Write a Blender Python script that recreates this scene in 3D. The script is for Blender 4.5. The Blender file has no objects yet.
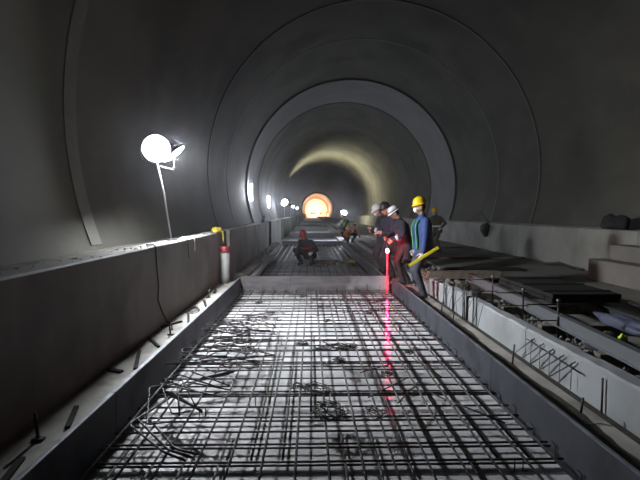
import bpy, bmesh, math, random
from mathutils import Vector, Matrix, Euler
random.seed(7)
R = math.radians
S = bpy.context.scene
COL = S.collection

# ------------------------------------------------------------------ camera, world, exposure
cam_data = bpy.data.cameras.new('camera')
cam_data.sensor_width = 36.0
cam_data.lens = 27.0
cam_data.clip_end = 600
cam = bpy.data.objects.new('camera', cam_data)
COL.objects.link(cam)
cam.location = (0, 0, 1.66)
cam.rotation_euler = (R(90 - 3.22), 0, R(-1.07))
S.camera = cam

world = bpy.data.worlds.new('world')
S.world = world
world.use_nodes = True
world.node_tree.nodes['Background'].inputs[0].default_value = (0.55, 0.6, 0.7, 1)
world.node_tree.nodes['Background'].inputs[1].default_value = 0.004
S.view_settings.view_transform = 'Standard'
S.view_settings.look = 'None'
S.view_settings.gamma = 1
S.view_settings.use_curve_mapping = False
S.view_settings.exposure = 0.0
S.cycles.use_denoising = True
S.cycles.max_bounces = 8
S.cycles.diffuse_bounces = 5
S.cycles.volume_bounces = 0
S.cycles.sample_clamp_indirect = 4.0

# lamp strengths (radiance of the glowing faces)
FLOOD_NEAR = 1450
FLOOD_FAR = 240
HAZE = 0.0016

# ------------------------------------------------------------------ materials
def mat(name, col, rough=0.7, metal=0.0, col2=None, scale=3.0, stretch=(1, 1, 1), bump=0.0, bscale=None,
        detail=6, lo=0.35, hi=0.65, emit=None, estr=0.0, rough2=None, spec=0.5, stain=None, sscale=0.5):
    m = bpy.data.materials.new(name)
    m.use_nodes = True
    nt = m.node_tree
    b = nt.nodes['Principled BSDF']
    b.inputs['Base Color'].default_value = (*col, 1)
    b.inputs['Roughness'].default_value = rough
    b.inputs['Metallic'].default_value = metal
    b.inputs['Specular IOR Level'].default_value = spec
    if emit:
        b.inputs['Emission Color'].default_value = (*emit, 1)
        b.inputs['Emission Strength'].default_value = estr
    if col2 or bump or rough2 is not None:
        geo = nt.nodes.new('ShaderNodeTexCoord')
        mp = nt.nodes.new('ShaderNodeMapping')
        mp.inputs['Scale'].default_value = stretch
        nt.links.new(geo.outputs['Object'], mp.inputs['Vector'])
        nz = nt.nodes.new('ShaderNodeTexNoise')
        nz.inputs['Scale'].default_value = scale
        nz.inputs['Detail'].default_value = detail
        nt.links.new(mp.outputs[0], nz.inputs['Vector'])
        mr = nt.nodes.new('ShaderNodeMapRange')
        mr.inputs['From Min'].default_value = lo
        mr.inputs['From Max'].default_value = hi
        nt.links.new(nz.outputs['Fac'], mr.inputs['Value'])
        if col2:
            mx = nt.nodes.new('ShaderNodeMix')
            mx.data_type = 'RGBA'
            mx.inputs['A'].default_value = (*col, 1)
            mx.inputs['B'].default_value = (*col2, 1)
            nt.links.new(mr.outputs[0], mx.inputs['Factor'])
            out = mx.outputs['Result']
            if stain:
                n2 = nt.nodes.new('ShaderNodeTexNoise')
                n2.inputs['Scale'].default_value = sscale
                n2.inputs['Detail'].default_value = 5
                nt.links.new(geo.outputs['Object'], n2.inputs['Vector'])
                r2 = nt.nodes.new('ShaderNodeMapRange')
                r2.inputs['From Min'].default_value = 0.5
                r2.inputs['From Max'].default_value = 0.68
                nt.links.new(n2.outputs['Fac'], r2.inputs['Value'])
                m2 = nt.nodes.new('ShaderNodeMix')
                m2.data_type = 'RGBA'
                nt.links.new(r2.outputs[0], m2.inputs['Factor'])
                nt.links.new(out, m2.inputs['A'])
                m2.inputs['B'].default_value = (*stain, 1)
                out = m2.outputs['Result']
            nt.links.new(out, b.inputs['Base Color'])
        if rough2 is not None:
            rr = nt.nodes.new('ShaderNodeMapRange')
            rr.inputs['To Min'].default_value = rough
            rr.inputs['To Max'].default_value = rough2
            nt.links.new(mr.outputs[0], rr.inputs['Value'])
            nt.links.new(rr.outputs[0], b.inputs['Roughness'])
        if bump:
            nb = nt.nodes.new('ShaderNodeTexNoise')
            nb.inputs['Scale'].default_value = bscale or scale * 4
            nb.inputs['Detail'].default_value = 6
            nt.links.new(mp.outputs[0], nb.inputs['Vector'])
            bp = nt.nodes.new('ShaderNodeBump')
            bp.inputs['Strength'].default_value = bump
            bp.inputs['Distance'].default_value = 0.02
            nt.links.new(nb.outputs['Fac'], bp.inputs['Height'])
            nt.links.new(bp.outputs[0], b.inputs['Normal'])
    return m

M = {}
M['lining'] = mat('lining_concrete', (0.085, 0.082, 0.067), 0.8, col2=(0.125, 0.12, 0.10), scale=0.7, bump=0.25, bscale=5, stain=(0.062, 0.06, 0.053), sscale=0.35, stretch=(1, 0.5, 1))
M['joint'] = mat('lining_joint_concrete', (0.16, 0.156, 0.145), 0.75, col2=(0.125, 0.121, 0.113), scale=2.0, bump=0.2)
M['fresh_lining'] = mat('fresh_lining_concrete', (0.22, 0.22, 0.228), 0.7, col2=(0.18, 0.18, 0.185), scale=0.8, bump=0.2)  # lighter copy of the lining, lamplight painted into one ring
M['wall'] = mat('trench_wall_concrete', (0.17, 0.167, 0.15), 0.7, col2=(0.24, 0.235, 0.215), scale=1.2, bump=0.2, bscale=12, stain=(0.115, 0.112, 0.10), sscale=0.8, stretch=(1, 1, 0.35))
M['ledge'] = mat('ledge_concrete', (0.42, 0.42, 0.42), 0.7, col2=(0.30, 0.30, 0.29), scale=3, bump=0.3)
M['slab'] = mat('slab_concrete', (0.36, 0.365, 0.375), 0.42, col2=(0.52, 0.525, 0.54), scale=1.0, stretch=(0.7, 16, 1), bump=0.18, bscale=3, rough2=0.7, stain=(0.26, 0.265, 0.27), sscale=1.1)
M['strip'] = mat('kerb_concrete', (0.22, 0.21, 0.19), 0.75, col2=(0.33, 0.315, 0.29), scale=3, bump=0.4, stain=(0.13, 0.12, 0.10), sscale=2.2)
M['mud'] = mat('wet_brown_mud', (0.018, 0.016, 0.011), 0.85, col2=(0.035, 0.030, 0.021), scale=5, bump=0.5)  # dark tone that paints shade on the kerb and in the groove at the channel wall
M['white_wall'] = mat('pale_channel_concrete', (0.25, 0.265, 0.275), 0.65, col2=(0.31, 0.325, 0.335), scale=2, bump=0.2, stain=(0.19, 0.195, 0.20), sscale=1.4)
M['bed'] = mat('track_bed_concrete', (0.15, 0.143, 0.125), 0.75, col2=(0.21, 0.20, 0.18), scale=0.9, bump=0.3, stain=(0.12, 0.115, 0.10), sscale=0.5)
M['dirt'] = mat('dark_dirt', (0.06, 0.055, 0.045), 0.9, col2=(0.13, 0.12, 0.10), scale=5, bump=0.6)  # dirt tone, also used as painted shade in the trough
M['rubble'] = mat('rubble_stone', (0.10, 0.10, 0.095), 0.85, col2=(0.24, 0.235, 0.22), scale=7, bump=0.3)
M['steel'] = mat('form_steel', (0.026, 0.029, 0.038), 0.55, 0.1, col2=(0.048, 0.053, 0.07), scale=2.5, bump=0.1, rough2=0.65, stain=(0.016, 0.018, 0.023), sscale=2.5)
M['steel_edge'] = mat('form_steel_worn_edge', (0.24, 0.26, 0.29), 0.5, 0.3, col2=(0.13, 0.14, 0.16), scale=9)
M['wood_form'] = mat('cement_stained_form_board', (0.05, 0.045, 0.048), 0.7, col2=(0.095, 0.085, 0.09), scale=2.0, stretch=(1, 1, 6), bump=0.2, stain=(0.30, 0.30, 0.31), sscale=1.0)
M['rebar'] = mat('rebar_steel', (0.045, 0.041, 0.038), 0.38, 0.4, col2=(0.022, 0.018, 0.016), scale=30, bump=0.3, bscale=160)
M['wire'] = mat('black_tie_wire', (0.018, 0.017, 0.016), 0.55, 0.3, col2=(0.03, 0.027, 0.024), scale=20)
M['cable'] = mat('black_cable_rubber', (0.02, 0.02, 0.02), 0.6, col2=(0.03, 0.03, 0.03), scale=9)
M['dark_metal'] = mat('dark_painted_metal', (0.03, 0.032, 0.035), 0.5, 0.4, col2=(0.05, 0.05, 0.055), scale=8)
M['black_panel'] = mat('black_film_plywood', (0.012, 0.012, 0.012), 0.9, col2=(0.02, 0.02, 0.019), scale=4, bump=0.1, spec=0.15)
M['timber'] = mat('old_timber', (0.10, 0.085, 0.065), 0.8, col2=(0.17, 0.145, 0.11), scale=3, stretch=(6, 1, 6), bump=0.3)
M['galv'] = mat('galvanised_steel', (0.20, 0.21, 0.225), 0.45, 0.6, col2=(0.19, 0.20, 0.215), scale=6)
M['white_paint'] = mat('white_painted_metal', (0.75, 0.76, 0.78), 0.45, col2=(0.66, 0.67, 0.69), scale=6)
M['grey_plastic'] = mat('grey_white_plastic', (0.20, 0.20, 0.195), 0.6, col2=(0.15, 0.15, 0.145), scale=5)
M['red_plastic'] = mat('dark_red_plastic', (0.16, 0.014, 0.018), 0.55, col2=(0.12, 0.011, 0.014), scale=5)
M['yellow_cloth'] = mat('yellow_cloth', (0.55, 0.43, 0.03), 0.8, col2=(0.42, 0.33, 0.02), scale=9, bump=0.3)
M['yellow_hat'] = mat('yellow_hat_plastic', (0.95, 0.62, 0.01), 0.35, col2=(0.88, 0.55, 0.01), scale=6)
M['white_hat'] = mat('white_hat_plastic', (0.82, 0.82, 0.86), 0.35, col2=(0.74, 0.74, 0.78), scale=6)
M['black_hat'] = mat('black_hat_plastic', (0.02, 0.02, 0.022), 0.45, col2=(0.03, 0.03, 0.03), scale=6)
M['red_hat'] = mat('red_hat_plastic', (0.42, 0.035, 0.03), 0.4, col2=(0.33, 0.03, 0.025), scale=6)
M['navy'] = mat('dark_navy_cloth', (0.022, 0.02, 0.035), 0.85, col2=(0.034, 0.03, 0.05), scale=12, bump=0.3)
M['black_cloth'] = mat('black_cloth', (0.02, 0.02, 0.022), 0.85, col2=(0.032, 0.03, 0.034), scale=12, bump=0.3)
M['blue_cloth'] = mat('blue_jacket_cloth', (0.018, 0.040, 0.14), 0.8, col2=(0.028, 0.058, 0.18), scale=12, bump=0.3)
M['denim'] = mat('faded_denim', (0.03, 0.035, 0.048), 0.85, col2=(0.055, 0.06, 0.078), scale=14, bump=0.3)
M['olive'] = mat('olive_work_cloth', (0.065, 0.07, 0.05), 0.85, col2=(0.09, 0.095, 0.07), scale=12, bump=0.3)
M['green'] = mat('green_vest_mesh', (0.04, 0.22, 0.12), 0.8, col2=(0.06, 0.28, 0.15), scale=14)
M['lime'] = mat('lime_vest_cloth', (0.45, 0.60, 0.05), 0.7, col2=(0.36, 0.48, 0.04), scale=14)
M['orange'] = mat('orange_vest_cloth', (0.90, 0.22, 0.03), 0.7, col2=(0.78, 0.18, 0.02), scale=14)
M['reflect'] = mat('silver_reflective_tape', (0.75, 0.76, 0.78), 0.35, col2=(0.66, 0.67, 0.70), scale=20)
M['skin'] = mat('skin', (0.42, 0.25, 0.17), 0.6, col2=(0.36, 0.20, 0.13), scale=9)
M['hair'] = mat('black_hair', (0.012, 0.011, 0.010), 0.6, col2=(0.02, 0.018, 0.016), scale=30, bump=0.4)
M['glove'] = mat('pale_cotton_glove', (0.60, 0.59, 0.57), 0.85, col2=(0.52, 0.51, 0.49), scale=15)
M['mask'] = mat('white_dust_mask', (0.80, 0.78, 0.76), 0.8, col2=(0.72, 0.70, 0.68), scale=15)
M['eye'] = mat('eye_dark', (0.02, 0.015, 0.012), 0.3, col2=(0.03, 0.02, 0.018), scale=9)
M['lip'] = mat('lip_skin', (0.35, 0.15, 0.12), 0.6, col2=(0.30, 0.13, 0.10), scale=9)
M['boot'] = mat('black_boot_rubber', (0.02, 0.02, 0.02), 0.6, col2=(0.05, 0.048, 0.045), scale=9)
M['neon'] = mat('neon_yellow_green_tape', (0.62, 0.80, 0.06), 0.6, col2=(0.52, 0.70, 0.05), scale=9)
M['tarp'] = mat('blue_grey_tarpaulin', (0.035, 0.04, 0.075), 0.6, col2=(0.07, 0.08, 0.12), scale=4, bump=0.4)
M['flood'] = mat('floodlight_glow', (0.9, 0.93, 1), 0.4, emit=(0.94, 0.965, 1.0), estr=FLOOD_NEAR)
M['flood_glow'] = mat('floodlight_glow_dim', (0.9, 0.93, 1), 0.4, emit=(0.84, 0.90, 1.0), estr=75)
M['flood_far'] = mat('floodlight_glow_far', (0.9, 0.93, 1), 0.4, emit=(0.80, 0.87, 1.0), estr=FLOOD_FAR)
M['flood_tiny'] = mat('floodlight_glow_tiny', (0.9, 0.93, 1), 0.4, emit=(0.80, 0.87, 1.0), estr=40)
M['flood_warm'] = mat('warm_floodlight_glow', (1, 0.95, 0.8), 0.4, emit=(1.0, 0.95, 0.66), estr=7500)
M['lamp_orange'] = mat('orange_work_lamp_glow', (1, 0.85, 0.7), 0.4, emit=(1.0, 0.52, 0.30), estr=8500)
M['tube'] = mat('fluorescent_tube_glow', (1, 1, 1), 0.4, emit=(0.88, 0.92, 1.0), estr=800)
M['small_lamp'] = mat('small_lamp_glow', (1, 1, 1), 0.4, emit=(0.85, 0.9, 1.0), estr=650)
M['blue_led'] = mat('blue_led_glow', (0.7, 0.75, 1), 0.4, emit=(0.45, 0.5, 1.0), estr=60)
M['red_glow'] = mat('red_light_glow', (1, 0.1, 0.15), 0.4, emit=(1.0, 0.004, 0.03), estr=5)
M['red_core'] = mat('red_lamp_core_glow', (1, 0.3, 0.3), 0.4, emit=(1.0, 0.03, 0.06), estr=280)
M['red_slit'] = mat('red_laser_emitter_glow', (1, 0.3, 0.3), 0.4, emit=(1.0, 0.02, 0.10), estr=30000)

# ------------------------------------------------------------------ mesh helpers
class MB:
    def __init__(self):
        self.v = []
        self.f = []
        self.mi = []
    def add(self, verts, faces, mi=0):
        b = len(self.v)
        self.v.extend(tuple(p) for p in verts)
        self.f.extend(tuple(b + i for i in q) for q in faces)
        self.mi.extend([mi] * len(faces))
    def box(self, x0, x1, y0, y1, z0, z1, mi=0, mtx=None):
        vs = [Vector((x, y, z)) for z in (z0, z1) for y in (y0, y1) for x in (x0, x1)]
        if mtx is not None:
            vs = [mtx @ p for p in vs]
        self.add(vs, [(0, 2, 3, 1), (4, 5, 7, 6), (0, 1, 5, 4), (2, 6, 7, 3), (0, 4, 6, 2), (1, 3, 7, 5)], mi)
    def tube(self, pts, r, n=6, mi=0, caps=True):
        pts = [Vector(p) for p in pts]
        rs = r if isinstance(r, (list, tuple)) else [r] * len(pts)
        rings = []
        up = None
        for i, p in enumerate(pts):
            a = pts[max(i - 1, 0)]
            c = pts[min(i + 1, len(pts) - 1)]
            t = (c - a).normalized()
            if up is None:
                up = Vector((0, 0, 1)) if abs(t.z) < 0.9 else Vector((1, 0, 0))
            s = t.cross(up)
            if s.length < 1e-6:
                s = t.orthogonal()
            s.normalize()
            up = s.cross(t).normalized()
            rings.append([p + (s * math.cos(2 * math.pi * k / n) + up * math.sin(2 * math.pi * k / n)) * rs[i] for k in range(n)])
        vs = [q for ring in rings for q in ring]
        fs = []
        for i in range(len(rings) - 1):
            for k in range(n):
                fs.append((i * n + k, i * n + (k + 1) % n, (i + 1) * n + (k + 1) % n, (i + 1) * n + k))
        if caps:
            fs.append(tuple(reversed(range(n))))
            fs.append(tuple((len(rings) - 1) * n + k for k in range(n)))
        self.add(vs, fs, mi)
    def loft(self, rings, mi=0, caps=True, close=True):
        n = len(rings[0])
        vs = [q for ring in rings for q in ring]
        fs = []
        for i in range(len(rings) - 1):
            for k in range(n if close else n - 1):
                fs.append((i * n + k, i * n + (k + 1) % n, (i + 1) * n + (k + 1) % n, (i + 1) * n + k))
        if caps:
            fs.append(tuple(reversed(range(n))))
            fs.append(tuple((len(rings) - 1) * n + k for k in range(n)))
        self.add(vs, fs, mi)
    def ell(self, c, rx, ry, rz, mtx=None, nu=14, nv=9, mi=0):
        rot = mtx.to_3x3() if mtx is not None else Matrix.Identity(3)
        c = Vector(c)
        vs = [c + rot @ Vector((0, 0, rz))]
        for i in range(1, nv):
            a = math.pi * i / nv
            for k in range(nu):
                b = 2 * math.pi * k / nu
                vs.append(c + rot @ Vector((rx * math.sin(a) * math.cos(b), ry * math.sin(a) * math.sin(b), rz * math.cos(a))))
        vs.append(c + rot @ Vector((0, 0, -rz)))
        fs = [(0, 1 + k, 1 + (k + 1) % nu) for k in range(nu)]
        for i in range(nv - 2):
            for k in range(nu):
                a = 1 + i * nu
                fs.append((a + k, a + nu + k, a + nu + (k + 1) % nu, a + (k + 1) % nu))
        a = 1 + (nv - 2) * nu
        fs += [(a + k, len(vs) - 1, a + (k + 1) % nu) for k in range(nu)]
        self.add(vs, fs, mi)
    def cap(self, p0, p1, r0, r1, n=12):
        p0 = Vector(p0)
        p1 = Vector(p1)
        self.ell(p0, r0, r0, r0, nu=n, nv=8)
        self.ell(p1, r1, r1, r1, nu=n, nv=8)
        if (p1 - p0).length > 1e-4:
            self.tube([p0, p1], [r0, r1], n)
    def mesh(self, name, mats, smooth=False):
        me = bpy.data.meshes.new(name)
        me.from_pydata(self.v, [], self.f)
        for m in (mats if isinstance(mats, (list, tuple)) else [mats]):
            me.materials.append(m)
        if any(self.mi):
            me.polygons.foreach_set('material_index', self.mi)
        if smooth:
            me.polygons.foreach_set('use_smooth', [True] * len(me.polygons))
        bm = bmesh.new()
        bm.from_mesh(me)
        bmesh.ops.recalc_face_normals(bm, faces=bm.faces)
        bm.to_mesh(me)
        bm.free()
        me.update()
        return me
    def build(self, name, mats, parent=None, smooth=False, loc=None, rot=None):
        return link(name, self.mesh(name, mats, smooth), parent, loc, rot)

def link(name, me, parent=None, loc=None, rot=None):
    o = bpy.data.objects.new(name, me)
    COL.objects.link(o)
    if parent is not None:
        o.parent = parent
    if loc is not None:
        o.location = loc
    if rot is not None:
        o.rotation_euler = rot
    return o

def empty(name, loc=(0, 0, 0), rz=0.0):
    o = bpy.data.objects.new(name, None)
    o.empty_display_size = 0.1
    COL.objects.link(o)
    o.location = loc
    o.rotation_euler = (0, 0, rz)
    return o

def tag(o, label=None, cat=None, group=None, kind=None):
    if label:
        o['label'] = label
    if cat:
        o['category'] = cat
    if group:
        o['group'] = group
    if kind:
        o['kind'] = kind
    return o

def copy_tree(o, parent=None):
    c = o.copy()
    COL.objects.link(c)
    c.parent = parent
    for ch in list(o.children):
        copy_tree(ch, c)
    return c

def structure(o, label, cat):
    return tag(o, label, cat, kind='structure')

def bevel(o, w=0.01, seg=2):
    m = o.modifiers.new('bevel', 'BEVEL')
    m.width = w
    m.segments = seg
    m.limit_method = 'ANGLE'
    return o

# ------------------------------------------------------------------ the tunnel shell
XC, ZC, RAD = 2.15, 3.1, 5.6
ZF = -0.06                       # slab floor
Y0, Y1 = -9.0, 212.0

def ring_seg(y0, y1, r_in, r_out, zlow, name, m, parent, n=72, fy=1):
    a0 = math.asin((zlow - ZC) / r_in)           # negative
    angs = [a0 + (math.pi - 2 * a0) * k / n for k in range(n + 1)]
    mb = MB()
    rings = []
    for a in angs:
        ring = []
        for (y, r) in ((y0, r_in), (y1, r_in), (y1, r_out), (y0, r_out)):
            ring.append((XC + r * math.cos(a), y, ZC + r * math.sin(a)))
        rings.append(ring)
    mb.loft(rings)
    o = mb.build(name, m, parent, smooth=False)
    o.data.polygons.foreach_set('use_smooth', [True] * len(o.data.polygons))
    o.data.set_sharp_from_angle(angle=R(35))
    return o

vault = empty('wall_vault', (0, 0, 0))
structure(vault, 'grey concrete tunnel lining arching over the whole track bed', 'tunnel lining')
segs = [(-9, 7.0, 5.6), (7.0, 16.2, 5.6), (16.2, 19.8, 5.585), (19.8, 25.5, 5.6), (25.5, 30.5, 5.5), (30.5, 36, 5.46), (36, 48, 5.46), (48, 60, 5.46),
        (60, 72, 5.46), (72, 90, 5.46), (90, 110, 5.46), (110, 130, 5.46), (130, 156, 5.46), (156, 168, 5.0), (168, 180, 5.0),
        (180, 192, 4.85), (192, 212, 4.7)]
for a, b, r in segs:
    ring_seg(a + 0.001, b - 0.001, r, 6.0, 1.0, 'lining_ring', M['fresh_lining'] if a == 25.5 else M['lining'], vault)
for y, w, h in ((7.0, 0.34, 0.018), (16.2, 0.10, 0.03), (19.8, 0.14, 0.025), (36, 0.2, 0.02)):
    ri = 5.6 if y < 25 else 5.46
    ring_seg(y - w / 2, y + w / 2, ri - h, ri + 0.02, 1.2, 'joint_band', M['joint'], vault)

fb = MB()
fb.box(-3.9, 8.2, Y0, Y1, ZF - 0.3, ZF)
structure(fb.build('floor', M['slab']), 'pale grey concrete slab under the steel reinforcement mesh', 'floor')
eb = MB()
eb.box(-3.9, 8.2, Y1, Y1 + 0.3, -0.3, 9)
structure(eb.build('wall_back', M['lining']), 'far end of the tunnel glowing in orange work light', 'wall')
eb = MB()
eb.box(-3.9, 8.2, Y0 - 0.3, Y0, -0.3, 9)
structure(eb.build('wall_front', M['lining']), 'concrete bulkhead closing the near end of the tunnel', 'wall')

# left cable trench wall with a lip and a sunken trough behind it
wl = empty('wall_left')
structure(wl, 'long concrete cable trench wall with a pale lit ledge', 'trench wall')
def trench_left(y0, y1, xf=-1.85, top=1.27):
    mb = MB()
    prof = [(xf, ZF), (xf, top - 0.015), (xf - 0.015, top), (xf - 0.24, top), (xf - 0.24, top - 0.16), (-3.45, top - 0.16), (-3.45, ZF)]
    mb.loft([[(x, y0, z) for x, z in prof], [(x, y1, z) for x, z in prof]])
    o = mb.build('wall_segment', M['wall'], wl)
    for a, b, z in ((xf - 1.58, xf - 0.24, top - 0.14),):
        tb = MB()
        tb.box(a + 0.002, b - 0.002, y0, y1, top - 0.2, z)
        tb.build('trough_dirt', M['dirt'], wl)  # dark box painting the shade behind the ledge lip
    return o
trench_left(Y0, 9.55)
trench_left(9.58, 10.9, -1.93)
trench_left(10.93, 21.0, -1.85)
trench_left(22.4, 29.5, -1.85)
trench_left(31.5, 41.0, -1.80)
trench_left(43.0, 60.0, -1.85)
trench_left(62.5, 100, -1.82)
trench_left(103, 211.9, -1.85)
# small mortar lumps left on the ledge lip
mb = MB()
for i in range(220):
    y = random.uniform(3.0, 21)
    x = random.uniform(-2.07, -1.86)
    s = random.uniform(0.004, 0.014)
    mb.ell((x, y, 1.27 + s * 0.3), s * 1.4, s * 1.8, s * 0.7, nu=6, nv=4)
mb.build('mortar_crumbs', M['ledge'], wl)['kind'] = 'stuff'

# left kerb strip beside the form
mb = MB()
for a, b in ((Y0, 3.2), (3.2, 6.6), (6.6, 10.0)):
    mb.box(-1.85, -1.535, a, b, ZF, 0.255)
structure(mb.build('trim_1', M['strip']), 'narrow dusty concrete kerb between left form and trench wall', 'kerb')
mb = MB()
n = 40
rows = []
for j in range(n + 1):
    y = 10.6 + (24.5 - 10.6) * j / n
    row = []
    for k in range(6):
        x = -1.85 + (0.36) * k / 5
        row.append((x, y, ZF if k == 5 else 0.10 + 0.10 * (1 - k / 5) + random.uniform(-0.03, 0.03)))
    row += [(-1.49, y, ZF - 0.1), (-1.85, y, ZF - 0.1)]
    rows.append(row)
mb.loft(rows)
structure(mb.build('trim_2', M['strip']), 'rough spoil bank along the trench wall beyond the cross form', 'kerb')

# right kerb strip, drainage channel wall, centre floor, track bed and far trench wall
mb = MB()
mb.box(1.735, 2.17, Y0, 10.3, ZF, 0.13)
mb.box(1.62, 2.25, 10.3, 60.0, ZF, 0.13)
structure(mb.build('trim_3', M['strip']), 'concrete kerb strip between the right form and the pale channel wall', 'kerb')
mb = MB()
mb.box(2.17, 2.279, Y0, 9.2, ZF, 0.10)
structure(mb.build('trim_4', M['mud']), 'muddy dark gutter at the foot of the pale channel wall', 'gutter')  # shade of the groove painted as a dark fill
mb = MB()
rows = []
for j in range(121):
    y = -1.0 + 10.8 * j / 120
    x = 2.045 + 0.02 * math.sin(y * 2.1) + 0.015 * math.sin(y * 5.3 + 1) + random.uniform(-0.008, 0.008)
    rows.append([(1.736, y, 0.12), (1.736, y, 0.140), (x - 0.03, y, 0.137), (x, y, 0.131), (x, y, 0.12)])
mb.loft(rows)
structure(mb.build('trim_5', M['mud']), 'brown mud smeared on the right kerb strip along the steel form', 'mud')  # shadow of the form painted on the kerb as a thin brown layer
cw = empty('wall_channel')
structure(cw, 'low pale concrete channel wall right of the kerb strip', 'low wall')
def ch_wall(y0, y1, top=0.48, dx=0.0):
    mb = MB()
    top -= 0.04
    dx += 0.08
    rows = []
    n = max(2, int((y1 - y0) / 0.12))
    for j in range(n + 1):
        y = y0 + (y1 - y0) * j / n
        a = random.uniform(-0.005, 0.005)
        c = random.uniform(-0.007, 0.007)
        rows.append([(2.20 + dx, y, ZF), (2.20 + dx, y, top - 0.02 + a * 0.5), (2.215 + dx + abs(a), y, top + a), (2.33 + dx + c, y, top + c * 0.6), (2.34 + dx, y, ZF)])
    mb.loft(rows)
    return mb.build('wall_segment', M['white_wall'], cw)
ch_wall(Y0, 2.6)
ch_wall(2.605, 5.0, dx=0.004)
ch_wall(5.005, 6.85)
ch_wall(6.93, 7.45, 0.49)
ch_wall(7.53, 8.0, 0.47, 0.02)
ch_wall(8.1, 9.2, 0.45, 0.01)
ch_wall(9.3, 24.0, 0.30, 0.01)
mb = MB()
mb.box(2.45, 3.30, Y0, Y1, ZF, 0.26)
FLOOR_C = mb.build('floor_center', M['dirt'])
structure(FLOOR_C, 'dirt strip strewn with rubble behind the pale channel wall', 'floor')
mb = MB()
mb.box(3.30, 6.50, Y0, Y1, ZF, 0.30)
structure(mb.build('floor_right', M['bed']), 'bare concrete bed of the second track', 'floor')
wr = empty('wall_right')
structure(wr, 'pale concrete trench wall along the right side of the tunnel', 'trench wall')
def trench_right(y0, y1, x=6.5, top=1.30):
    mb = MB()
    prof = [(x, ZF), (x, top - 0.02), (x + 0.02, top), (x + 0.25, top), (x + 0.25, top - 0.2), (x + 0.6, top - 0.2), (x + 0.6, top), (8.0, top), (8.0, ZF)]
    mb.loft([[(q, y0, z) for q, z in prof], [(q, y1, z) for q, z in prof]])
    return mb.build('wall_segment', M['white_wall'] if False else M['wall_r'], wr)
M['wall_r'] = mat('right_trench_concrete', (0.24, 0.24, 0.215), 0.7, col2=(0.30, 0.30, 0.27), scale=1.2, bump=0.2, stain=(0.18, 0.178, 0.16), sscale=0.7)
for a, b in ((Y0, 3.0), (3.01, 9.4), (9.42, 15.0), (15.02, 24), (24.02, 40), (40.02, 80), (80.02, 211.9)):
    trench_right(a, b)

# ------------------------------------------------------------------ forms around the slab
def side_form(x, y0, y1, side, label, z1=0.30, z0=ZF, m=None):
    """steel channel form: plate towards the slab, flanges and ribs outside; side=+1 means its back is at +x"""
    root = empty('side_form', (x, y0, z0))
    tag(root, label, 'formwork', 'steel side forms of the slab')
    L = y1 - y0
    H = z1 - z0
    mb = MB()
    mb.box(min(0, side * 0.006), max(0, side * 0.006), 0, L, 0, H)
    mb.build('plate', m or M['steel'], root)
    mb = MB()
    a, b = sorted((side * 0.007, side * 0.040))
    mb.box(a, b, 0, L, H - 0.010, H + 0.002)
    bevel(mb.build('top_flange', M['steel_edge'], root), 0.003)
    mb = MB()
    mb.box(a, b, 0, L, 0.0, 0.010)
    mb.build('bottom_flange', M['steel'], root)
    n = max(2, int(L / 0.75))
    rib = MB()
    rib.box(a, b, -0.006, 0.006, 0.012, H - 0.012)
    rm = rib.mesh('rib', M['steel'])
    for k in range(n + 1):
        link('rib', rm, root, (0, 0.02 + (L - 0.04) * k / n, 0))
    return root
side_form(-1.485, -2.0, 3.6, -1, 'bluish dark steel side form along left kerb, open-ended piece near the bent hoops')
side_form(-1.485, 3.61, 10.0, -1, 'bluish dark steel side form along left kerb, meeting the cross form')
side_form(1.69, -2.0, 4.4, 1, 'blue-grey steel side form on right kerb, long piece beside the leaning mesh mat')
side_form(1.69, 4.41, 9.9, 1, 'blue-grey steel side form on right kerb, piece ending below the workers')
side_form(1.56, 10.5, 17.4, 1, 'pale steel side form beyond the cross form, beside the group of workers')
side_form(1.56, 17.41, 24.0, 1, 'pale steel side form beyond the cross form, beside the orange vest worker')

def cross_form(y, x0, x1, z1, label, m, thick=0.05):
    root = empty('cross_form', (0, y, ZF))
    tag(root, label, 'formwork', 'cross forms between slab sections')
    n = 3
    for k in range(n):
        a = x0 + (x1 - x0) * k / n + 0.003
        b = x0 + (x1 - x0) * (k + 1) / n - 0.003
        mb = MB()
        mb.box(a, b, 0, thick, 0, z1 - ZF)
        bevel(mb.build('board', m, root), 0.004)
    for k in range(6):
        x = x0 + (x1 - x0) * (k + 0.5) / 6
        mb = MB()
        mb.box(x - 0.03, x + 0.03, thick, thick + 0.05, 0, z1 - ZF - 0.03)
        mb.build('stud', M['timber'], root)
    return root
cross_form(10.06, -1.48, 1.66, 0.33, 'mortar-splashed cross form closing the near mesh section', M['wood_form'])
cross_form(24.6, -1.48, 1.66, 0.22, 'grey cross form behind the crouching worker in dark clothes', M['galv'])
cross_form(33.0, -1.55, 1.9, 0.30, 'grey cross form just past the orange vest worker', M['galv'])
cross_form(45.0, -1.55, 2.0, 0.36, 'grey cross form beside the second floodlight', M['galv'])
cross_form(66.0, -1.55, 2.0, 0.45, 'grey cross form far down the tunnel near the warm floodlight', M['galv'])

# ------------------------------------------------------------------ reinforcement mats
def bar_mesh(L, r, axis, n=6, name='bar'):
    mb = MB()
    if axis == 'y':
        mb.tube([(0, 0, 0), (0, L, 0)], r, n)
    else:
        mb.tube([(0, 0, 0), (L, 0, 0)], r, n)
    return mb.mesh(name, M['rebar'], smooth=True)

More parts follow.
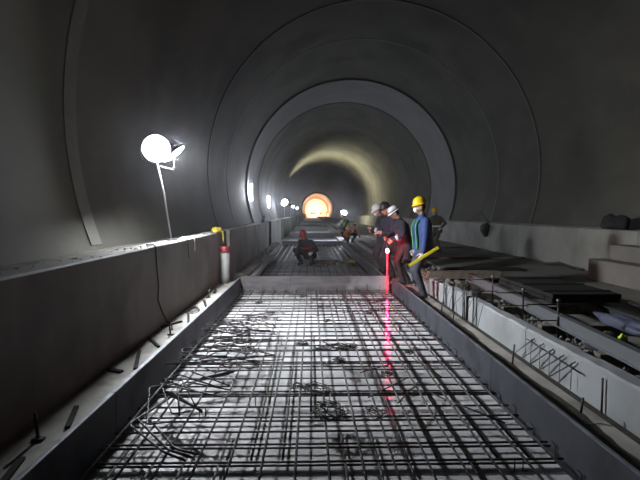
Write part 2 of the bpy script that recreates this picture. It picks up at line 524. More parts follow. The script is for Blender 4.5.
def rebar_mat(y0, y1, x0, x1, dx, dy, label, near=True):
    root = empty('rebar_mat', (0, y0, ZF))
    tag(root, label, 'rebar mesh', 'reinforcement mats')
    L = y1 - y0
    z_low, z_up = 0.030, 0.105
    n = int(round((x1 - x0) / dx))
    lm = bar_mesh(L, 0.009, 'y', name='longitudinal_bar')
    ls = bar_mesh(L * 0.30, 0.009, 'y', name='longitudinal_bar_short')
    for k in range(n + 1):
        x = x0 + (x1 - x0) * k / n + random.uniform(-0.012, 0.012)
        link('longitudinal_bar', lm, root, (x, 0, z_up + 0.017), (0, 0, random.uniform(-0.0025, 0.0025)))
        if k < n and near:
            xs = x + dx * 0.5 + random.uniform(-0.02, 0.02)
            if random.random() < 0.75:
                link('longitudinal_bar', ls, root, (xs, random.choice([0.0, L * 0.25, L * 0.34, L * 0.69]), z_low + 0.017), (0, 0, random.uniform(-0.004, 0.004)))
            else:
                link('longitudinal_bar', lm, root, (xs, 0, z_low + 0.017), (0, 0, random.uniform(-0.002, 0.002)))
    tm = bar_mesh(x1 - x0 + 0.12, 0.008, 'x', name='transverse_bar')
    m = int(round(L / dy))
    for k in range(m + 1):
        y = 0.05 + (L - 0.1) * k / m
        a = random.uniform(-0.006, 0.006)
        link('transverse_bar', tm, root, (x0 - 0.06, y + random.uniform(-0.02, 0.02), z_up), (0, 0, a))
        if near:
            if k % 4 == 2:      # doubled lap bars
                link('transverse_bar', tm, root, (x0 - 0.06 + random.uniform(-0.01, 0.01), y + 0.035, z_up), (0, 0, a + random.uniform(-0.003, 0.003)))
            if k % 3 == 0 and k < m:
                link('transverse_bar', tm, root, (x0 - 0.06, y + dy * 0.42 + random.uniform(-0.03, 0.03), z_low), (0, 0, random.uniform(-0.005, 0.005)))
    # chairs that hold the upper layer up
    if near:
        ch = MB()
        ch.tube([(-0.06, 0, 0.006), (-0.03, 0, 0.006), (-0.03, 0, 0.09), (0.03, 0, 0.09), (0.03, 0, 0.006), (0.06, 0, 0.006)], 0.005, 5)
        cm = ch.mesh('chair_spacer', M['rebar'], True)
        for k in range(20):
            link('chair_spacer', cm, root, (random.uniform(x0 + 0.2, x1 - 0.2), random.uniform(0.3, L - 0.3), 0), (0, 0, random.uniform(0, 3.1)))
    return root
rebar_mat(0.9, 9.95, -1.38, 1.60, 0.213, 0.235, 'double layer mesh of dark steel bars in front of the cross form')
rebar_mat(10.5, 24.3, -1.30, 1.48, 0.20, 0.30, 'steel bar mesh under the crouching worker beyond the cross form', near=False)
ZT = ZF + 0.105 + 0.026 + 0.008           # top of the near mat

# loose stirrups, wire tangles and offcuts lying on the mat: each is let down onto what already lies there
HGT = {}
CELL = 0.03
def drop(pts, r, x, y, rz, clear=0.003):
    c, s_ = math.cos(rz), math.sin(rz)
    path = []
    for a, b in zip(pts[:-1], pts[1:]):
        a = Vector(a)
        b = Vector(b)
        n = max(1, int((b - a).length / 0.012))
        for i in range(n + 1):
            q = a.lerp(b, i / n)
            path.append((x + q.x * c - q.y * s_, y + q.x * s_ + q.y * c, q.z))
    z = ZT
    for px, py, pz in path:
        i, j = int(px // CELL), int(py // CELL)
        for di in (-1, 0, 1):
            for dj in (-1, 0, 1):
                h = HGT.get((i + di, j + dj), ZT)
                z = max(z, h + clear - (pz - r))
    for px, py, pz in path:
        k = (int(px // CELL), int(py // CELL))
        HGT[k] = max(HGT.get(k, ZT), z + pz + r)
    return z
def stirrup(x, y, w, l, rz, label, r=0.006, openend=True, tilt=0.0):
    mb = MB()
    p = [(w * 0.25, -l / 2, 0.0), (-w / 2, -l / 2, 0), (-w / 2, l / 2, 0), (w / 2, l / 2, 0), (w / 2, -l / 2 + (0.12 * l if openend else 0), 0)]
    pts = []
    for i, q in enumerate(p):
        q = Vector(q)
        if 0 < i < len(p) - 1:
            a = (Vector(p[i - 1]) - q).normalized()
            b = (Vector(p[i + 1]) - q).normalized()
            pts += [q + a * 0.025, q + (a + b) * 0.008, q + b * 0.025]
        else:
            pts.append(q)
    mb.tube(pts, r, 6)
    o = mb.build('stirrup', M['rebar'], None, True, (x, y, drop(pts, r, x, y, rz)), (0, 0, rz))
    return tag(o, label, 'stirrup', 'loose bent steel hoops on the mesh')
def bent_bar(pts, label):
    c = sum((Vector((x, y, 0)) for x, y in pts), Vector()) / len(pts)
    loc = [Vector((x, y, 0)) - c for x, y in pts]
    out = [loc[0]]
    for a, b, d in zip(loc[:-2], loc[1:-1], loc[2:]):
        out += [b + (a - b).normalized() * 0.04, b + ((a - b).normalized() + (d - b).normalized()) * 0.012, b + (d - b).normalized() * 0.04]
    out.append(loc[-1])
    mb = MB()
    mb.tube(out, 0.008, 6)
    o = mb.build('bent_bar', M['rebar'], None, True, (c.x, c.y, drop(out, 0.008, c.x, c.y, 0)))
    return tag(o, label, 'steel bar', 'big bent bars by the left form')
for k in range(3):
    d = 0.045 * k
    bent_bar([(-0.80 + d, 4.62), (-1.12 + d, 4.40), (-1.36 + d, 3.52 + d), (-0.98 + d, 3.10 - d * 0.4), (-0.80 + d, 2.98)], 'long bar bent into an open angle beside the left form')
for k in range(3):
    d = 0.03 * k
    bent_bar([(-1.22 + d, 3.98 - d), (-0.84 + d * 0.5, 3.62 - 2 * d)], 'straight bar lying inside the open bent bars by the left form')
spots = [(-1.14, 3.65, 0.22, 0.75, 0.30, 0.02), (-1.06, 3.75, 0.18, 0.70, 0.42, 0.03), (-0.98, 3.95, 0.16, 0.6, 0.9, 0.02), (-0.85, 3.8, 0.14, 0.5, 1.1, 0.02)]
for i, (x, y, w, l, rz, t) in enumerate(spots):
    stirrup(x, y, w, l, rz, 'big bent steel hoop lying by the left form over the mesh corner', tilt=t)
for i in range(26):
    y = random.uniform(4.6, 7.2)
    x = random.uniform(-1.14, -0.62)
    stirrup(x, y, random.uniform(0.08, 0.2), random.uniform(0.35, 0.7), random.uniform(0.6, 2.4), 'bent steel hoop in the jumbled heap along the left form', tilt=random.uniform(0, 0.08))

def tangle(x, y, r, h, n, seed, label, wr=0.0035, turns=2.2):
    rnd = random.Random(seed)
    root = MB()
    allp = []
    for k in range(n):
        a0 = rnd.uniform(0, 6.28)
        pts = []
        N = 14
        ax, ay = rnd.uniform(0.55, 1.0), rnd.uniform(0.3, 0.75)
        for j in range(N):
            t = a0 + turns * math.pi * j / (N - 1)
            rr = r * (0.75 + rnd.uniform(-0.25, 0.25))
            pts.append((rr * ax * math.cos(t), rr * ay * math.sin(t), wr + h * (0.5 + 0.5 * math.sin(t * 1.7 + k)) * rnd.uniform(0.6, 1)))
        root.tube(pts, wr, 5)
        allp += pts
    rz = rnd.uniform(0, 3)
    o = root.build('tie_wire_bundle', M['wire'], None, True, (x, y, drop(allp, wr, x, y, rz)), (0, 0, rz))
    return tag(o, label, 'wire', 'tie wire bundles on the mesh')
tangle(0.14, 3.70, 0.24, 0.05, 9, 1, 'largest tangle of black tie wire, lying beside the laser line')
tangle(0.50, 3.66, 0.16, 0.04, 5, 2, 'small loose curl of black tie wire lit red by the laser line', wr=0.003)
tangle(0.05, 4.18, 0.20, 0.04, 6, 3, 'flat black tie wire bundle just past the largest tangle')
tangle(-0.12, 4.12, 0.10, 0.03, 4, 4, 'small black tie wire curl beside the flat bundle')
for i, (x, y, r) in enumerate([(0.08, 5.45, 0.12), (0.28, 5.35, 0.20), (0.42, 5.2, 0.13), (0.30, 5.0, 0.10), (-0.10, 5.5, 0.12)]):
    tangle(x, y, r, 0.04, 6, 10 + i, 'black tie wire bundle in the cluster at mid mesh')
for i, (x, y, r) in enumerate([(-0.15, 9.0, 0.2), (0.25, 6.9, 0.09), (-0.62, 7.2, 0.12), (1.1, 5.3, 0.1), (0.75, 4.6, 0.08), (0.1, 8.6, 0.16), (0.9, 7.4, 0.1), (-0.9, 8.3, 0.14)]):
    tangle(x, y, r, 0.035, 5, 30 + i, 'stray black tie wire curl lying alone on the mesh', wr=0.003)
for i in range(30):
    if i < 18:
        y = random.uniform(3.9, 7.4)
        x = -1.28 + random.uniform(0.0, 0.7)
        lab = 'short steel bar offcut lying in the jumble along the left form'
        g = 'bar offcuts by the left form'
    else:
        y = random.uniform(3.2, 8.5)
        x = random.uniform(0.0, 1.4)
        lab = 'short steel bar offcut lying across the clear side of the mesh'
        g = 'bar offcuts on clear mesh'
    L = random.uniform(0.3, 0.9)
    a = random.uniform(0.2, 2.6)
    mb = MB()
    c = Vector((math.cos(a), math.sin(a), 0)) * L / 2
    mb.tube([-c, c], 0.006, 6)
    tag(mb.build('rebar_offcut', M['rebar'], None, True, (x, y, drop([-c, c], 0.006, x, y, 0))), lab, 'steel bar', g)
# a few tall hooked tie wires by the right form
for i in range(22):
    y = 2.87 + i * 0.32 + (0.05 if i == 7 else 0)
    mb = MB()
    h = random.uniform(0.12, 0.16)
    mb.tube([(0, 0, 0), (0.0, 0.0, h * 0.8), (-0.02, 0, h), (-0.035, 0.03, h * 0.9)], 0.004, 5)
    o = mb.build('hook_bar', M['rebar'], None, True, (1.682, y, ZF))
    tag(o, 'small hooked steel pin standing at the foot of the right form', 'steel bar', 'hooked pins at right form')
for i in range(12):
    x = -1.3 + i * 0.25 + random.uniform(-0.04, 0.04)
    mb = MB()
    h = random.uniform(0.13, 0.22)
    mb.tube([(0, 0, 0), (0.0, 0.0, h), (0.02, -0.02, h + 0.01)], 0.006, 5)
    tag(mb.build('starter_bar', M['rebar'], None, True, (x, 10.0, ZF)), 'short upright starter bar in front of the cross form', 'steel bar', 'starter bars at cross form')

# ------------------------------------------------------------------ lamps
def floodlight(x, y, z_base, h, aim, label, m, r=0.14, lean=(0, 0), group=None, second=None, rim=0.16):
    root = empty('floodlight', (x, y, z_base))
    tag(root, label, 'work lamp', group)
    mb = MB()
    mb.tube([(0, 0, 0.0), (0, 0, 0.02)], [0.09, 0.09], 14)
    mb.build('base', M['dark_metal'], root, True)
    top = Vector((lean[0], lean[1], h))
    mb = MB()
    mb.tube([(0, 0, 0.02), top * 0.5 + Vector((0.006, 0, 0)), top - Vector((0, 0, r * 0.8))], 0.012, 8)
    mb.build('pole', M['white_paint'], root, True)
    lamp_head(root, top, aim, r, m, rim)
    if second:
        off, aim2, r2, m2 = second
        mb = MB()
        mb.tube([top - Vector((0, 0, r * 1.3)), top + Vector(off) - Vector((0, 0, r2 * 1.3))], 0.012, 6)
        mb.build('cross_arm', M['dark_metal'], root, True)
        lamp_head(root, top + Vector(off), aim2, r2, m2)
    return root

def lamp_head(root, top, aim, r, m, rim=0.16):
    d = Vector(aim).normalized()
    q = d.to_track_quat('Z', 'Y').to_matrix().to_4x4()
    T = Matrix.Translation(top) @ q
    n = 24
    def circ(rad, zz):
        return [T @ Vector((rad * math.cos(2 * math.pi * k / n), rad * math.sin(2 * math.pi * k / n), zz)) for k in range(n)]
    mb = MB()
    mb.loft([circ(r * 0.35, -0.17), circ(r * 0.55, -0.15), circ(r * 0.7, -0.08), circ(r * 1.06, -0.012), circ(r * 1.08, r * rim), circ(r * 1.04, r * rim), circ(r * 0.99, -0.008)], caps=True)
    hd = mb.build('housing', M['dark_metal'], root, True)
    for k in range(5):
        f = MB()
        zz = -0.075 - 0.018 * k
        f.loft([circ(r * 0.8, zz), circ(r * 0.8, zz - 0.006)])
        f.build('cooling_fin', M['dark_metal'], hd)
    mb = MB()
    mb.loft([circ(r * 0.97, 0.0), circ(r * 0.93, r * 0.06), circ(r * 0.75, r * 0.14), circ(r * 0.5, r * 0.2), circ(r * 0.2, r * 0.23), circ(r * 0.05, r * 0.235)])
    mb.build('lens', m, root, True)
    s = (q.to_3x3() @ Vector((1, 0, 0)))
    mb = MB()
    side = T.to_3x3() @ Vector((r * 1.1, 0, -0.02))
    base = top - Vector((0, 0, r * 0.8)) 
    mb.tube([top + side, top + side * 1.0 - Vector((0, 0, r * 0.9)), base - Vector((0, 0, 0.08)), top - side - Vector((0, 0, r * 0.9)), top - side], 0.008, 6)
    mb.build('yoke', M['dark_metal'], root, True)
floodlight(-2.0, 6.9, 1.27, 1.30, (0.30, -0.94, -0.12), 'bright white twin floodlight on a thin white pole on left ledge', M['flood_glow'], 0.19, (-0.19, 0.0),
           second=((0.14, 0.34, -0.02), (0.62, 0.10, -0.78), 0.19, M['flood']))  # extra head added: one glows towards the view, one lights the slab
floodlight(-2.42, 44.0, 1.27, 1.35, (0.45, -0.78, -0.42), 'white floodlight on the left ledge, farther along past the tube lights', M['flood_far'], 0.30)
floodlight(-2.42, 57.0, 1.27, 1.35, (0.84, 0.02, 0.52), 'warm floodlight on the ledge lighting the yellowish lining ring', M['flood_warm'], 0.22, rim=0.9)
floodlight(-2.42, 64.0, 1.27, 1.25, (0.25, -0.95, 0.0), 'small white floodlight on the ledge beyond the warm one', M['flood_tiny'], 0.16)
floodlight(-2.42, 84.0, 1.27, 1.25, (0.2, -0.98, 0.0), 'faint white floodlight on the ledge, the farthest small one', M['flood_tiny'], 0.14)
floodlight(2.05, 30.0, 0.13, 1.55, (-0.42, -0.72, -0.55), 'small white floodlight on a pole behind the orange vest worker', M['small_lamp'], 0.16)
floodlight(-2.0, -6.5, 1.27, 1.3, (0.9, 0.3, 0.1), 'dim floodlight on the left ledge beside the concrete bulkhead', mat('rear_floodlight_glow', (1, 1, 1), 0.4, emit=(1.0, 0.95, 0.85), estr=14), 0.15)  # unseen lamp added as fill for the near tunnel
for x, y, r in ((0.2, 166, 0.4), (3.6, 180, 0.4), (1.6, 206, 0.5)):
    floodlight(x, y, ZF, 2.2 if r < 0.4 else 1.6, (0.1, 0.75, 0.35), 'orange work lamp standing at the far glowing end', M['lamp_orange'], r, group='far orange work lamps')

def tube_light(x, y, z, L, label):
    root = empty('tube_light', (x, y, z))
    tag(root, label, 'tube light')
    mb = MB()
    mb.box(-0.03, 0.0, -0.025, 0.025, -0.05, L + 0.05)
    bevel(mb.build('housing', M['white_paint'], root), 0.006)
    mb = MB()
    mb.tube([(0.03, 0, 0.0), (0.03, 0, L)], 0.02, 10)
    mb.build('tube', M['tube'], root, True)
    for zz in (-0.05, L):
        mb = MB()
        mb.box(0.0, 0.05, -0.03, 0.03, zz, zz + 0.05)
        mb.build('end_cap', M['dark_metal'], root)
    return root
tube_light(-3.24, 26.2, 2.35, 0.85, 'upright white tube light on the pale fresh lining ring')
tube_light(-3.22, 36.6, 2.1, 0.8, 'upright white tube light deeper in, past the lining step')

# ------------------------------------------------------------------ people
def ik(a, b, l1, l2, pole):
    a, b, pole = Vector(a), Vector(b), Vector(pole)
    d = b - a
    L = min(d.length, (l1 + l2) * 0.999)
    u = d.normalized()
    x = (l1 * l1 - l2 * l2 + L * L) / (2 * L)
    h = math.sqrt(max(0, l1 * l1 - x * x))
    p = (pole - u * pole.dot(u))
    if p.length < 1e-5:
        p = u.orthogonal()
    return a + u * x + p.normalized() * h, a + u * L

BULK = 1.10
TORSO = [(-0.15, 0.178, 0.140), (-0.06, 0.176, 0.138), (0.05, 0.170, 0.130), (0.15, 0.168, 0.128), (0.27, 0.185, 0.136), (0.37, 0.196, 0.130), (0.44, 0.170, 0.108), (0.49, 0.095, 0.080), (0.53, 0.062, 0.062)]
TORSO = [(s_, w * (BULK if s_ < 0.42 else 1), d * (BULK if s_ < 0.42 else 1)) for s_, w, d in TORSO]

def person(loc, rz, label, P):
    sc = P.get('scale', 1.0)
    bk = P.get('bulk', 1.0)
    root = empty('person', loc, rz)
    root.scale = (sc, sc, sc)
    tag(root, label, 'person', P.get('group'))
    hz = P.get('hip', 0.93)
    hy = P.get('hip_y', 0.0)
    lean = R(P.get('lean', 4))
    H = Vector((0, hy, hz))
    F = Matrix.Rotation(-lean, 3, 'X') @ Matrix.Rotation(R(P.get('twist', 0)), 3, 'Z')
    up, fw, rt = F @ Vector((0, 0, 1)), F @ Vector((0, 1, 0)), F @ Vector((1, 0, 0))
    FH = Matrix.Rotation(R(P.get('turn', 0)), 3, 'Z') @ Matrix.Rotation(-R(P.get('nod', 5)) - lean * 0.5, 3, 'X')
    mb = MB()
    bones = []
    def add(tagname, a, b, r0, r1):
        mb.cap(a, b, r0, r1)
        bones.append((tagname, Vector(a), Vector(b), (r0 + r1) / 2))
    # torso
    rings = []
    for s_, w, d in TORSO:
        c = H + up * s_
        w, d = (w * bk, d * bk) if s_ < 0.4 else (w, d)
        rings.append([c + rt * (w * math.cos(2 * math.pi * k / 20)) + fw * (d * math.sin(2 * math.pi * k / 20)) for k in range(20)])
    mb.loft(rings)
    bones.append(('jacket', H + up * (-0.10), H + up * 0.42, 0.15))
    mb.ell(H + up * -0.02 - fw * 0.03, 0.165, 0.135, 0.15, F.to_4x4())
    if P.get('coat'):
        rings = []
        for t in (0.12, 0.0, -0.15, -0.30, -P['coat']):
            c = H + (up if t > 0 else Vector((0, 0, 1))) * t
            w, d = 0.185 * bk + 0.02 * (-t if t < 0 else 0), 0.15 * bk + 0.05 * (-t if t < 0 else 0)
            rings.append([c + Vector((w * math.cos(2 * math.pi * k / 20), d * math.sin(2 * math.pi * k / 20), 0)) for k in range(20)])
        mb.loft(rings)
        bones.append(('jacket', H, H - Vector((0, 0, P['coat'] - 0.1)), 0.17))
    # neck and head
    nb = H + up * 0.50
    hc = nb + (up * 0.5 + FH @ Vector((0, 0, 0.5))).normalized() * 0.075 + FH @ Vector((0, 0.025, 0.115))
    add('skin', nb - up * 0.03, hc + FH @ Vector((0, -0.015, -0.06)), 0.062, 0.056)
    def hd(x, y, z):
        return hc + FH @ Vector((x, y, z))
    mb.ell(hc, 0.077, 0.096, 0.116, FH.to_4x4())
    mb.ell(hd(0, 0.035, -0.065), 0.055, 0.058, 0.058, FH.to_4x4())
    mb.ell(hd(0, 0.100, -0.012), 0.014, 0.022, 0.028, FH.to_4x4())
    for sx in (-1, 1):
        mb.ell(hd(sx * 0.080, -0.005, -0.008), 0.012, 0.022, 0.034, FH.to_4x4())
    bones.append(('skin', hd(0, 0, -0.03), hd(0, 0, 0.05), 0.09))
    # shoulders and arms
    for sx, key in ((-1, 'L'), (1, 'R')):
        sh = H + up * 0.425 + rt * (sx * 0.185)
        add('jacket', H + up * 0.41 + rt * (sx * 0.09), sh, 0.085, 0.078)
        tgt = P['hand' + key]
        pole = Vector(P.get('pole' + key, (sx * 0.6, -0.8, -0.4)))
        el, wr = ik(sh, tgt, 0.29, 0.255, pole)
        add('jacket', sh, el, 0.068 * bk, 0.056 * bk)
        if P.get('cuff') and sx < 0:
            cuffs = (el.lerp(wr, 0.45), el.lerp(wr, 0.68))
        add('jacket', el, wr - (wr - el).normalized() * 0.02, 0.056, 0.043)
        hcol = P.get('hands', 'skin')
        d = (wr - el).normalized()
        if 'hdir' + key in P:
            d = Vector(P['hdir' + key]).normalized()
        nrm = Vector(P.get('palm' + key, (-sx, 0, 0)))
        nrm = (nrm - d * nrm.dot(d)).normalized()
        sd = d.cross(nrm).normalized()
        q = Matrix((sd, nrm, d)).transposed()
        add(hcol, wr - d * 0.02, wr + d * 0.03, 0.030, 0.030)
        mb.ell(wr + d * 0.055, 0.042, 0.020, 0.052, q.to_4x4())
        bones.append((hcol, wr + d * 0.02, wr + d * 0.16, 0.03))
        curl = P.get('curl', 0.7)
        for i, (off, ln) in enumerate(((-0.033, 0.030), (-0.011, 0.036), (0.011, 0.039), (0.033, 0.035))):
            b0 = wr + d * 0.095 + sd * off
            a1, a2 = curl * 0.8, curl * 1.9
            b1 = b0 + (d * math.cos(a1) + nrm * math.sin(a1)) * ln
            b2 = b1 + (d * math.cos(a2) + nrm * math.sin(a2)) * ln * 0.85
            mb.cap(b0, b1, 0.0105, 0.0098, 8)
            mb.cap(b1, b2, 0.0098, 0.0085, 8)
        # thumb leaves the side of the palm near its base
        fwd = 1 if (sd.dot(fw) > 0) else -1
        t0 = wr + d * 0.035 + sd * (fwd * 0.034)
        t1 = t0 + (d * 0.6 + sd * fwd * 0.7 + nrm * 0.35).normalized() * 0.042
        t2 = t1 + (d * 0.85 + sd * fwd * 0.15 + nrm * 0.5).normalized() * 0.032
        mb.cap(t0, t1, 0.014, 0.0115, 8)
        mb.cap(t1, t2, 0.0115, 0.0095, 8)
    # legs
    for sx, key in ((-1, 'L'), (1, 'R')):
        hj = H + Vector((sx * 0.095, 0, -0.02))
        fx, fy, fz = P.get('foot' + key, (sx * 0.13, 0.0, 0.0))
        ank = Vector((fx, fy - 0.02, 0.095 + fz))
        kn, an = ik(hj, ank, 0.445, 0.435, P.get('knee' + key, (sx * 0.1, 1, 0)))
        add('pants', hj, kn, 0.098, 0.073)
        add('pants', kn, an, 0.073, 0.058)
        ang = R(P.get('toe', 8)) * -sx
        td = Vector((math.sin(-ang), math.cos(ang), 0))
        add('boot', ank, ank + Vector((0, 0, -0.03)), 0.052, 0.052)
        add('boot', Vector((ank.x, ank.y, 0.045 + fz)) - td * 0.035, Vector((ank.x, ank.y, 0.042 + fz)) + td * 0.155, 0.045, 0.040)
    src = mb.mesh('body_source', M['skin'])
    tmp = bpy.data.objects.new('body_source', src)
    COL.objects.link(tmp)
    rm = tmp.modifiers.new('remesh', 'REMESH')
    rm.mode = 'VOXEL'
    rm.voxel_size = P.get('voxel', 0.009)
    sm = tmp.modifiers.new('smooth', 'SMOOTH')
    sm.factor = 0.5
    sm.iterations = 3
    bpy.context.view_layer.update()
    me = bpy.data.meshes.new_from_object(tmp.evaluated_get(bpy.context.evaluated_depsgraph_get()))
    bpy.data.objects.remove(tmp)
    tags = ['jacket', 'pants', 'skin', 'boot', 'glove']
    me.materials.clear()
    for m in (P['jacket'], P['pants'], 'skin', 'boot', 'glove'):
        me.materials.append(M[m])
    pts = [(tags.index(t), a, b - a, max((b - a).length_squared, 1e-9), r_) for t, a, b, r_ in bones]
    idx = []
    for p in me.polygons:
        c = p.center
        best, bi = 1e9, 0
        for t, a, ab, l2, r_ in pts:
            u = max(0.0, min(1.0, (c - a).dot(ab) / l2))
            dd = (c - a - ab * u).length - r_
            if dd < best:
                best, bi = dd, t
        idx.append(bi)
    me.polygons.foreach_set('material_index', idx)
    me.polygons.foreach_set('use_smooth', [True] * len(me.polygons))
    me.name = 'body'
    link('body', me, root)
    if P.get('cuff'):
        e = MB()
        e.tube([cuffs[0], cuffs[1]], [0.058 * bk, 0.054 * bk], 14)
        e.build('reflective_cuff', M['reflect'], root, True)
    # face details
    for sx in (-1, 1):
        e = MB()
        e.ell(hd(sx * 0.032, 0.084, 0.008), 0.014, 0.010, 0.008, FH.to_4x4(), 8, 6)
        e.build('eye', M['eye'], root, True)
    e = MB()
    e.ell(hd(0, 0.089, -0.060), 0.024, 0.010, 0.008, FH.to_4x4(), 10, 6)
    e.build('mouth', M['lip'], root, True)
    e = MB()
    e.ell(hd(0, -0.024, 0.016), 0.084, 0.086, 0.108, FH.to_4x4(), 18, 12)
    e.build('hair', M['hair'], root, True)
    if P.get('mask'):
        e = MB()
        e.ell(hd(0, 0.078, -0.048), 0.056, 0.046, 0.046, FH.to_4x4(), 14, 9)
        mk = e.build('dust_mask', M['mask'], root, True)
        e = MB()
        e.tube([hd(-0.052, 0.07, -0.03), hd(-0.082, 0.0, 0.0), hd(-0.06, -0.09, 0.01), hd(0, -0.115, 0.012), hd(0.06, -0.09, 0.01), hd(0.082, 0, 0), hd(0.052, 0.07, -0.03)], 0.004, 5)
        e.build('strap', M['mask'], mk, True)
    if P.get('hat'):
        n = 28
        def hr(k, rad, zz, brim=0.0):
            a = 2 * math.pi * k / n
            f = max(0, math.sin(a)) ** 2
            return hd((0.098 * rad + brim) * math.cos(a), (0.120 * rad + brim + (0.024 * f if brim > 0 else 0)) * math.sin(a) - 0.006, zz - (0.012 * f if brim > 0 else 0))
        e = MB()
        rings = [[hr(k, 1.0, 0.036, 0.014) for k in range(n)], [hr(k, 1.0, 0.043, 0.014) for k in range(n)], [hr(k, 1.0, 0.048) for k in range(n)]]
        for rad, zz in ((0.985, 0.075), (0.93, 0.108), (0.82, 0.136), (0.62, 0.158), (0.36, 0.170), (0.1, 0.174)):
            rings.append([hr(k, rad, zz) for k in range(n)])
        rings.insert(0, [hr(k, 0.96, 0.040) for k in range(n)])
        e.loft(rings)
        ht = e.build('hard_hat', M[P['hat']], root, True)
        for off in (-0.032, 0.0, 0.032):
            e = MB()
            line = []
            for j in range(9):
                a = math.pi * (0.12 + 0.76 * j / 8)
                line.append(hd(off, -0.006 + 0.114 * math.cos(a) * 0.98, 0.05 + 0.128 * math.sin(a) * (1 - (abs(off) / 0.105) ** 2 * 0.5)))
            e.tube(line, 0.007, 6)
            e.build('ridge', M[P.get('ridge', P['hat'])], ht, True)
        if P.get('stripe'):
            e = MB()
            rr = [[hr(k, 1.012, 0.062) for k in range(n)], [hr(k, 1.006, 0.084) for k in range(n)]]
            e.loft(rr, caps=False)
            e.build('hat_stripe', M[P['stripe']], ht, True)
    def shell(name, s0, s1, grow, m, parent):
        e = MB()
        rings = []
        for s_, w, d in shell_rows(s0, s1):
            c = H + up * s_
            rings.append([c + rt * ((w + grow) * math.cos(2 * math.pi * k / 24)) + fw * ((d + grow) * math.sin(2 * math.pi * k / 24)) for k in range(24)])
        e.loft(rings, caps=False)
        return e.build(name, m, parent, True)
    def shell_rows(s0, s1):
        out = []
        N = 7
        for i in range(N):
            s_ = s0 + (s1 - s0) * i / (N - 1)
            for (a, w0, d0), (b, w1, d1) in zip(TORSO[:-1], TORSO[1:]):
                if a <= s_ <= b:
                    f = (s_ - a) / (b - a)
                    out.append((s_, w0 + (w1 - w0) * f, d0 + (d1 - d0) * f + 0.012))
                    break
        return out
    if P.get('vest'):
        v = shell('safety_vest', -0.06, 0.40, 0.016, M[P['vest']], root)
        if P.get('bands', True):
            for a in (0.04, 0.18):
                shell('reflective_band', a, a + 0.045, 0.020, M['reflect'], v)
        for sx in (-1, 1):
            e = MB()
            base = H + rt * (sx * 0.11)
            line = [base + up * 0.38 + fw * 0.165, base + up * 0.47 + fw * 0.09, base + up * 0.50 + fw * 0.0, base + up * 0.47 - fw * 0.09, base + up * 0.38 - fw * 0.165]
            e.tube(line, 0.028, 6)
            e.build('shoulder_strap', M[P['vest']], v, True)
    if P.get('straps'):
        for sx in (-1, 1):
            e = MB()
            rows = []
            for s_, off, w2 in ((-0.05, 0.150, 0.022), (0.10, 0.145, 0.024), (0.24, 0.158, 0.026), (0.35, 0.152, 0.026), (0.44, 0.115, 0.024), (0.485, 0.02, 0.022)):
                c = H + up * s_ + fw * off + rt * (sx * (0.10 - 0.05 * max(0, s_ - 0.3)))
                rows.append([c + rt * -w2, c + rt * w2, c + rt * w2 + fw * 0.016, c - rt * w2 + fw * 0.016])
            e.loft(rows)
            e.build('strap', M[P['straps']], root)
    if P.get('belt'):
        shell('reflective_band' if P.get('belt_mat', 'reflect') == 'reflect' else 'coloured_band', P['belt'], P['belt'] + 0.06, 0.018, M[P.get('belt_mat', 'reflect')], root)
    return root

person((2.03, 8.62, 0.13), R(97), 'worker in yellow helmet, white mask, blue jacket and green straps holding a yellow level',
       dict(scale=1.02, bulk=1.05, jacket='blue_cloth', pants='denim', hat='yellow_hat', mask=True, straps='green', hands='glove',
            handL=(-0.26, 0.10, 0.80), handR=(0.24, 0.08, 0.84), hdirL=(0.1, 0.35, -0.9), lean=3, nod=8, hip=0.93,
            footL=(-0.12, 0.05, 0), footR=(0.12, -0.03, 0), voxel=0.008, curl=1.0))
person((2.02, 10.36, 0.13), R(96), 'worker in white helmet with dark stripe and navy coat bending to the red lamp',
       dict(scale=0.99, bulk=1.14, coat=0.36, cuff=True, jacket='navy', pants='black_cloth', hat='white_hat', ridge='black_hat', stripe='black_hat', lean=15, nod=28, hip=0.91,
            handL=(-0.27, 0.33, 0.97), handR=(-0.10, 0.42, 1.02), poleL=(-0.9, -0.4, -0.4), footL=(-0.14, 0.08, 0), footR=(0.13, -0.1, 0), hip_y=-0.02, curl=1.0))
person((1.90, 11.25, 0.13), R(110), 'dark clothed worker in a black helmet standing between the two white helmets',
       dict(scale=1.03, bulk=1.12, coat=0.30, jacket='navy', pants='black_cloth', hat='black_hat', lean=9, nod=20, hip=0.91,
            handL=(-0.12, 0.30, 1.05), handR=(0.10, 0.32, 1.02), footL=(-0.12, 0.05, 0), footR=(0.12, 0, 0)))
person((1.84, 12.15, 0.13), R(98), 'dark clothed worker in white helmet and mask looking down at crossed hands',
       dict(scale=1.01, bulk=1.12, coat=0.28, cuff=True, jacket='navy', pants='black_cloth', hat='white_hat', mask=True, lean=8, nod=22, hip=0.91,
            handL=(-0.02, 0.30, 1.12), handR=(0.06, 0.28, 1.06), footL=(-0.12, 0.05, 0), footR=(0.12, 0, 0)))
person((4.42, 16.7, 0.30), R(125), 'worker in yellow helmet and dark olive clothes standing alone on the second track bed',
       dict(scale=0.90, jacket='olive', pants='olive', hat='yellow_hat', belt=0.10, lean=10, nod=14, hip=0.90, mask=True,
            handL=(-0.28, 0.12, 0.95), handR=(0.16, 0.28, 1.02), footL=(-0.15, 0.05, 0), footR=(0.14, 0, 0), hands='glove'))
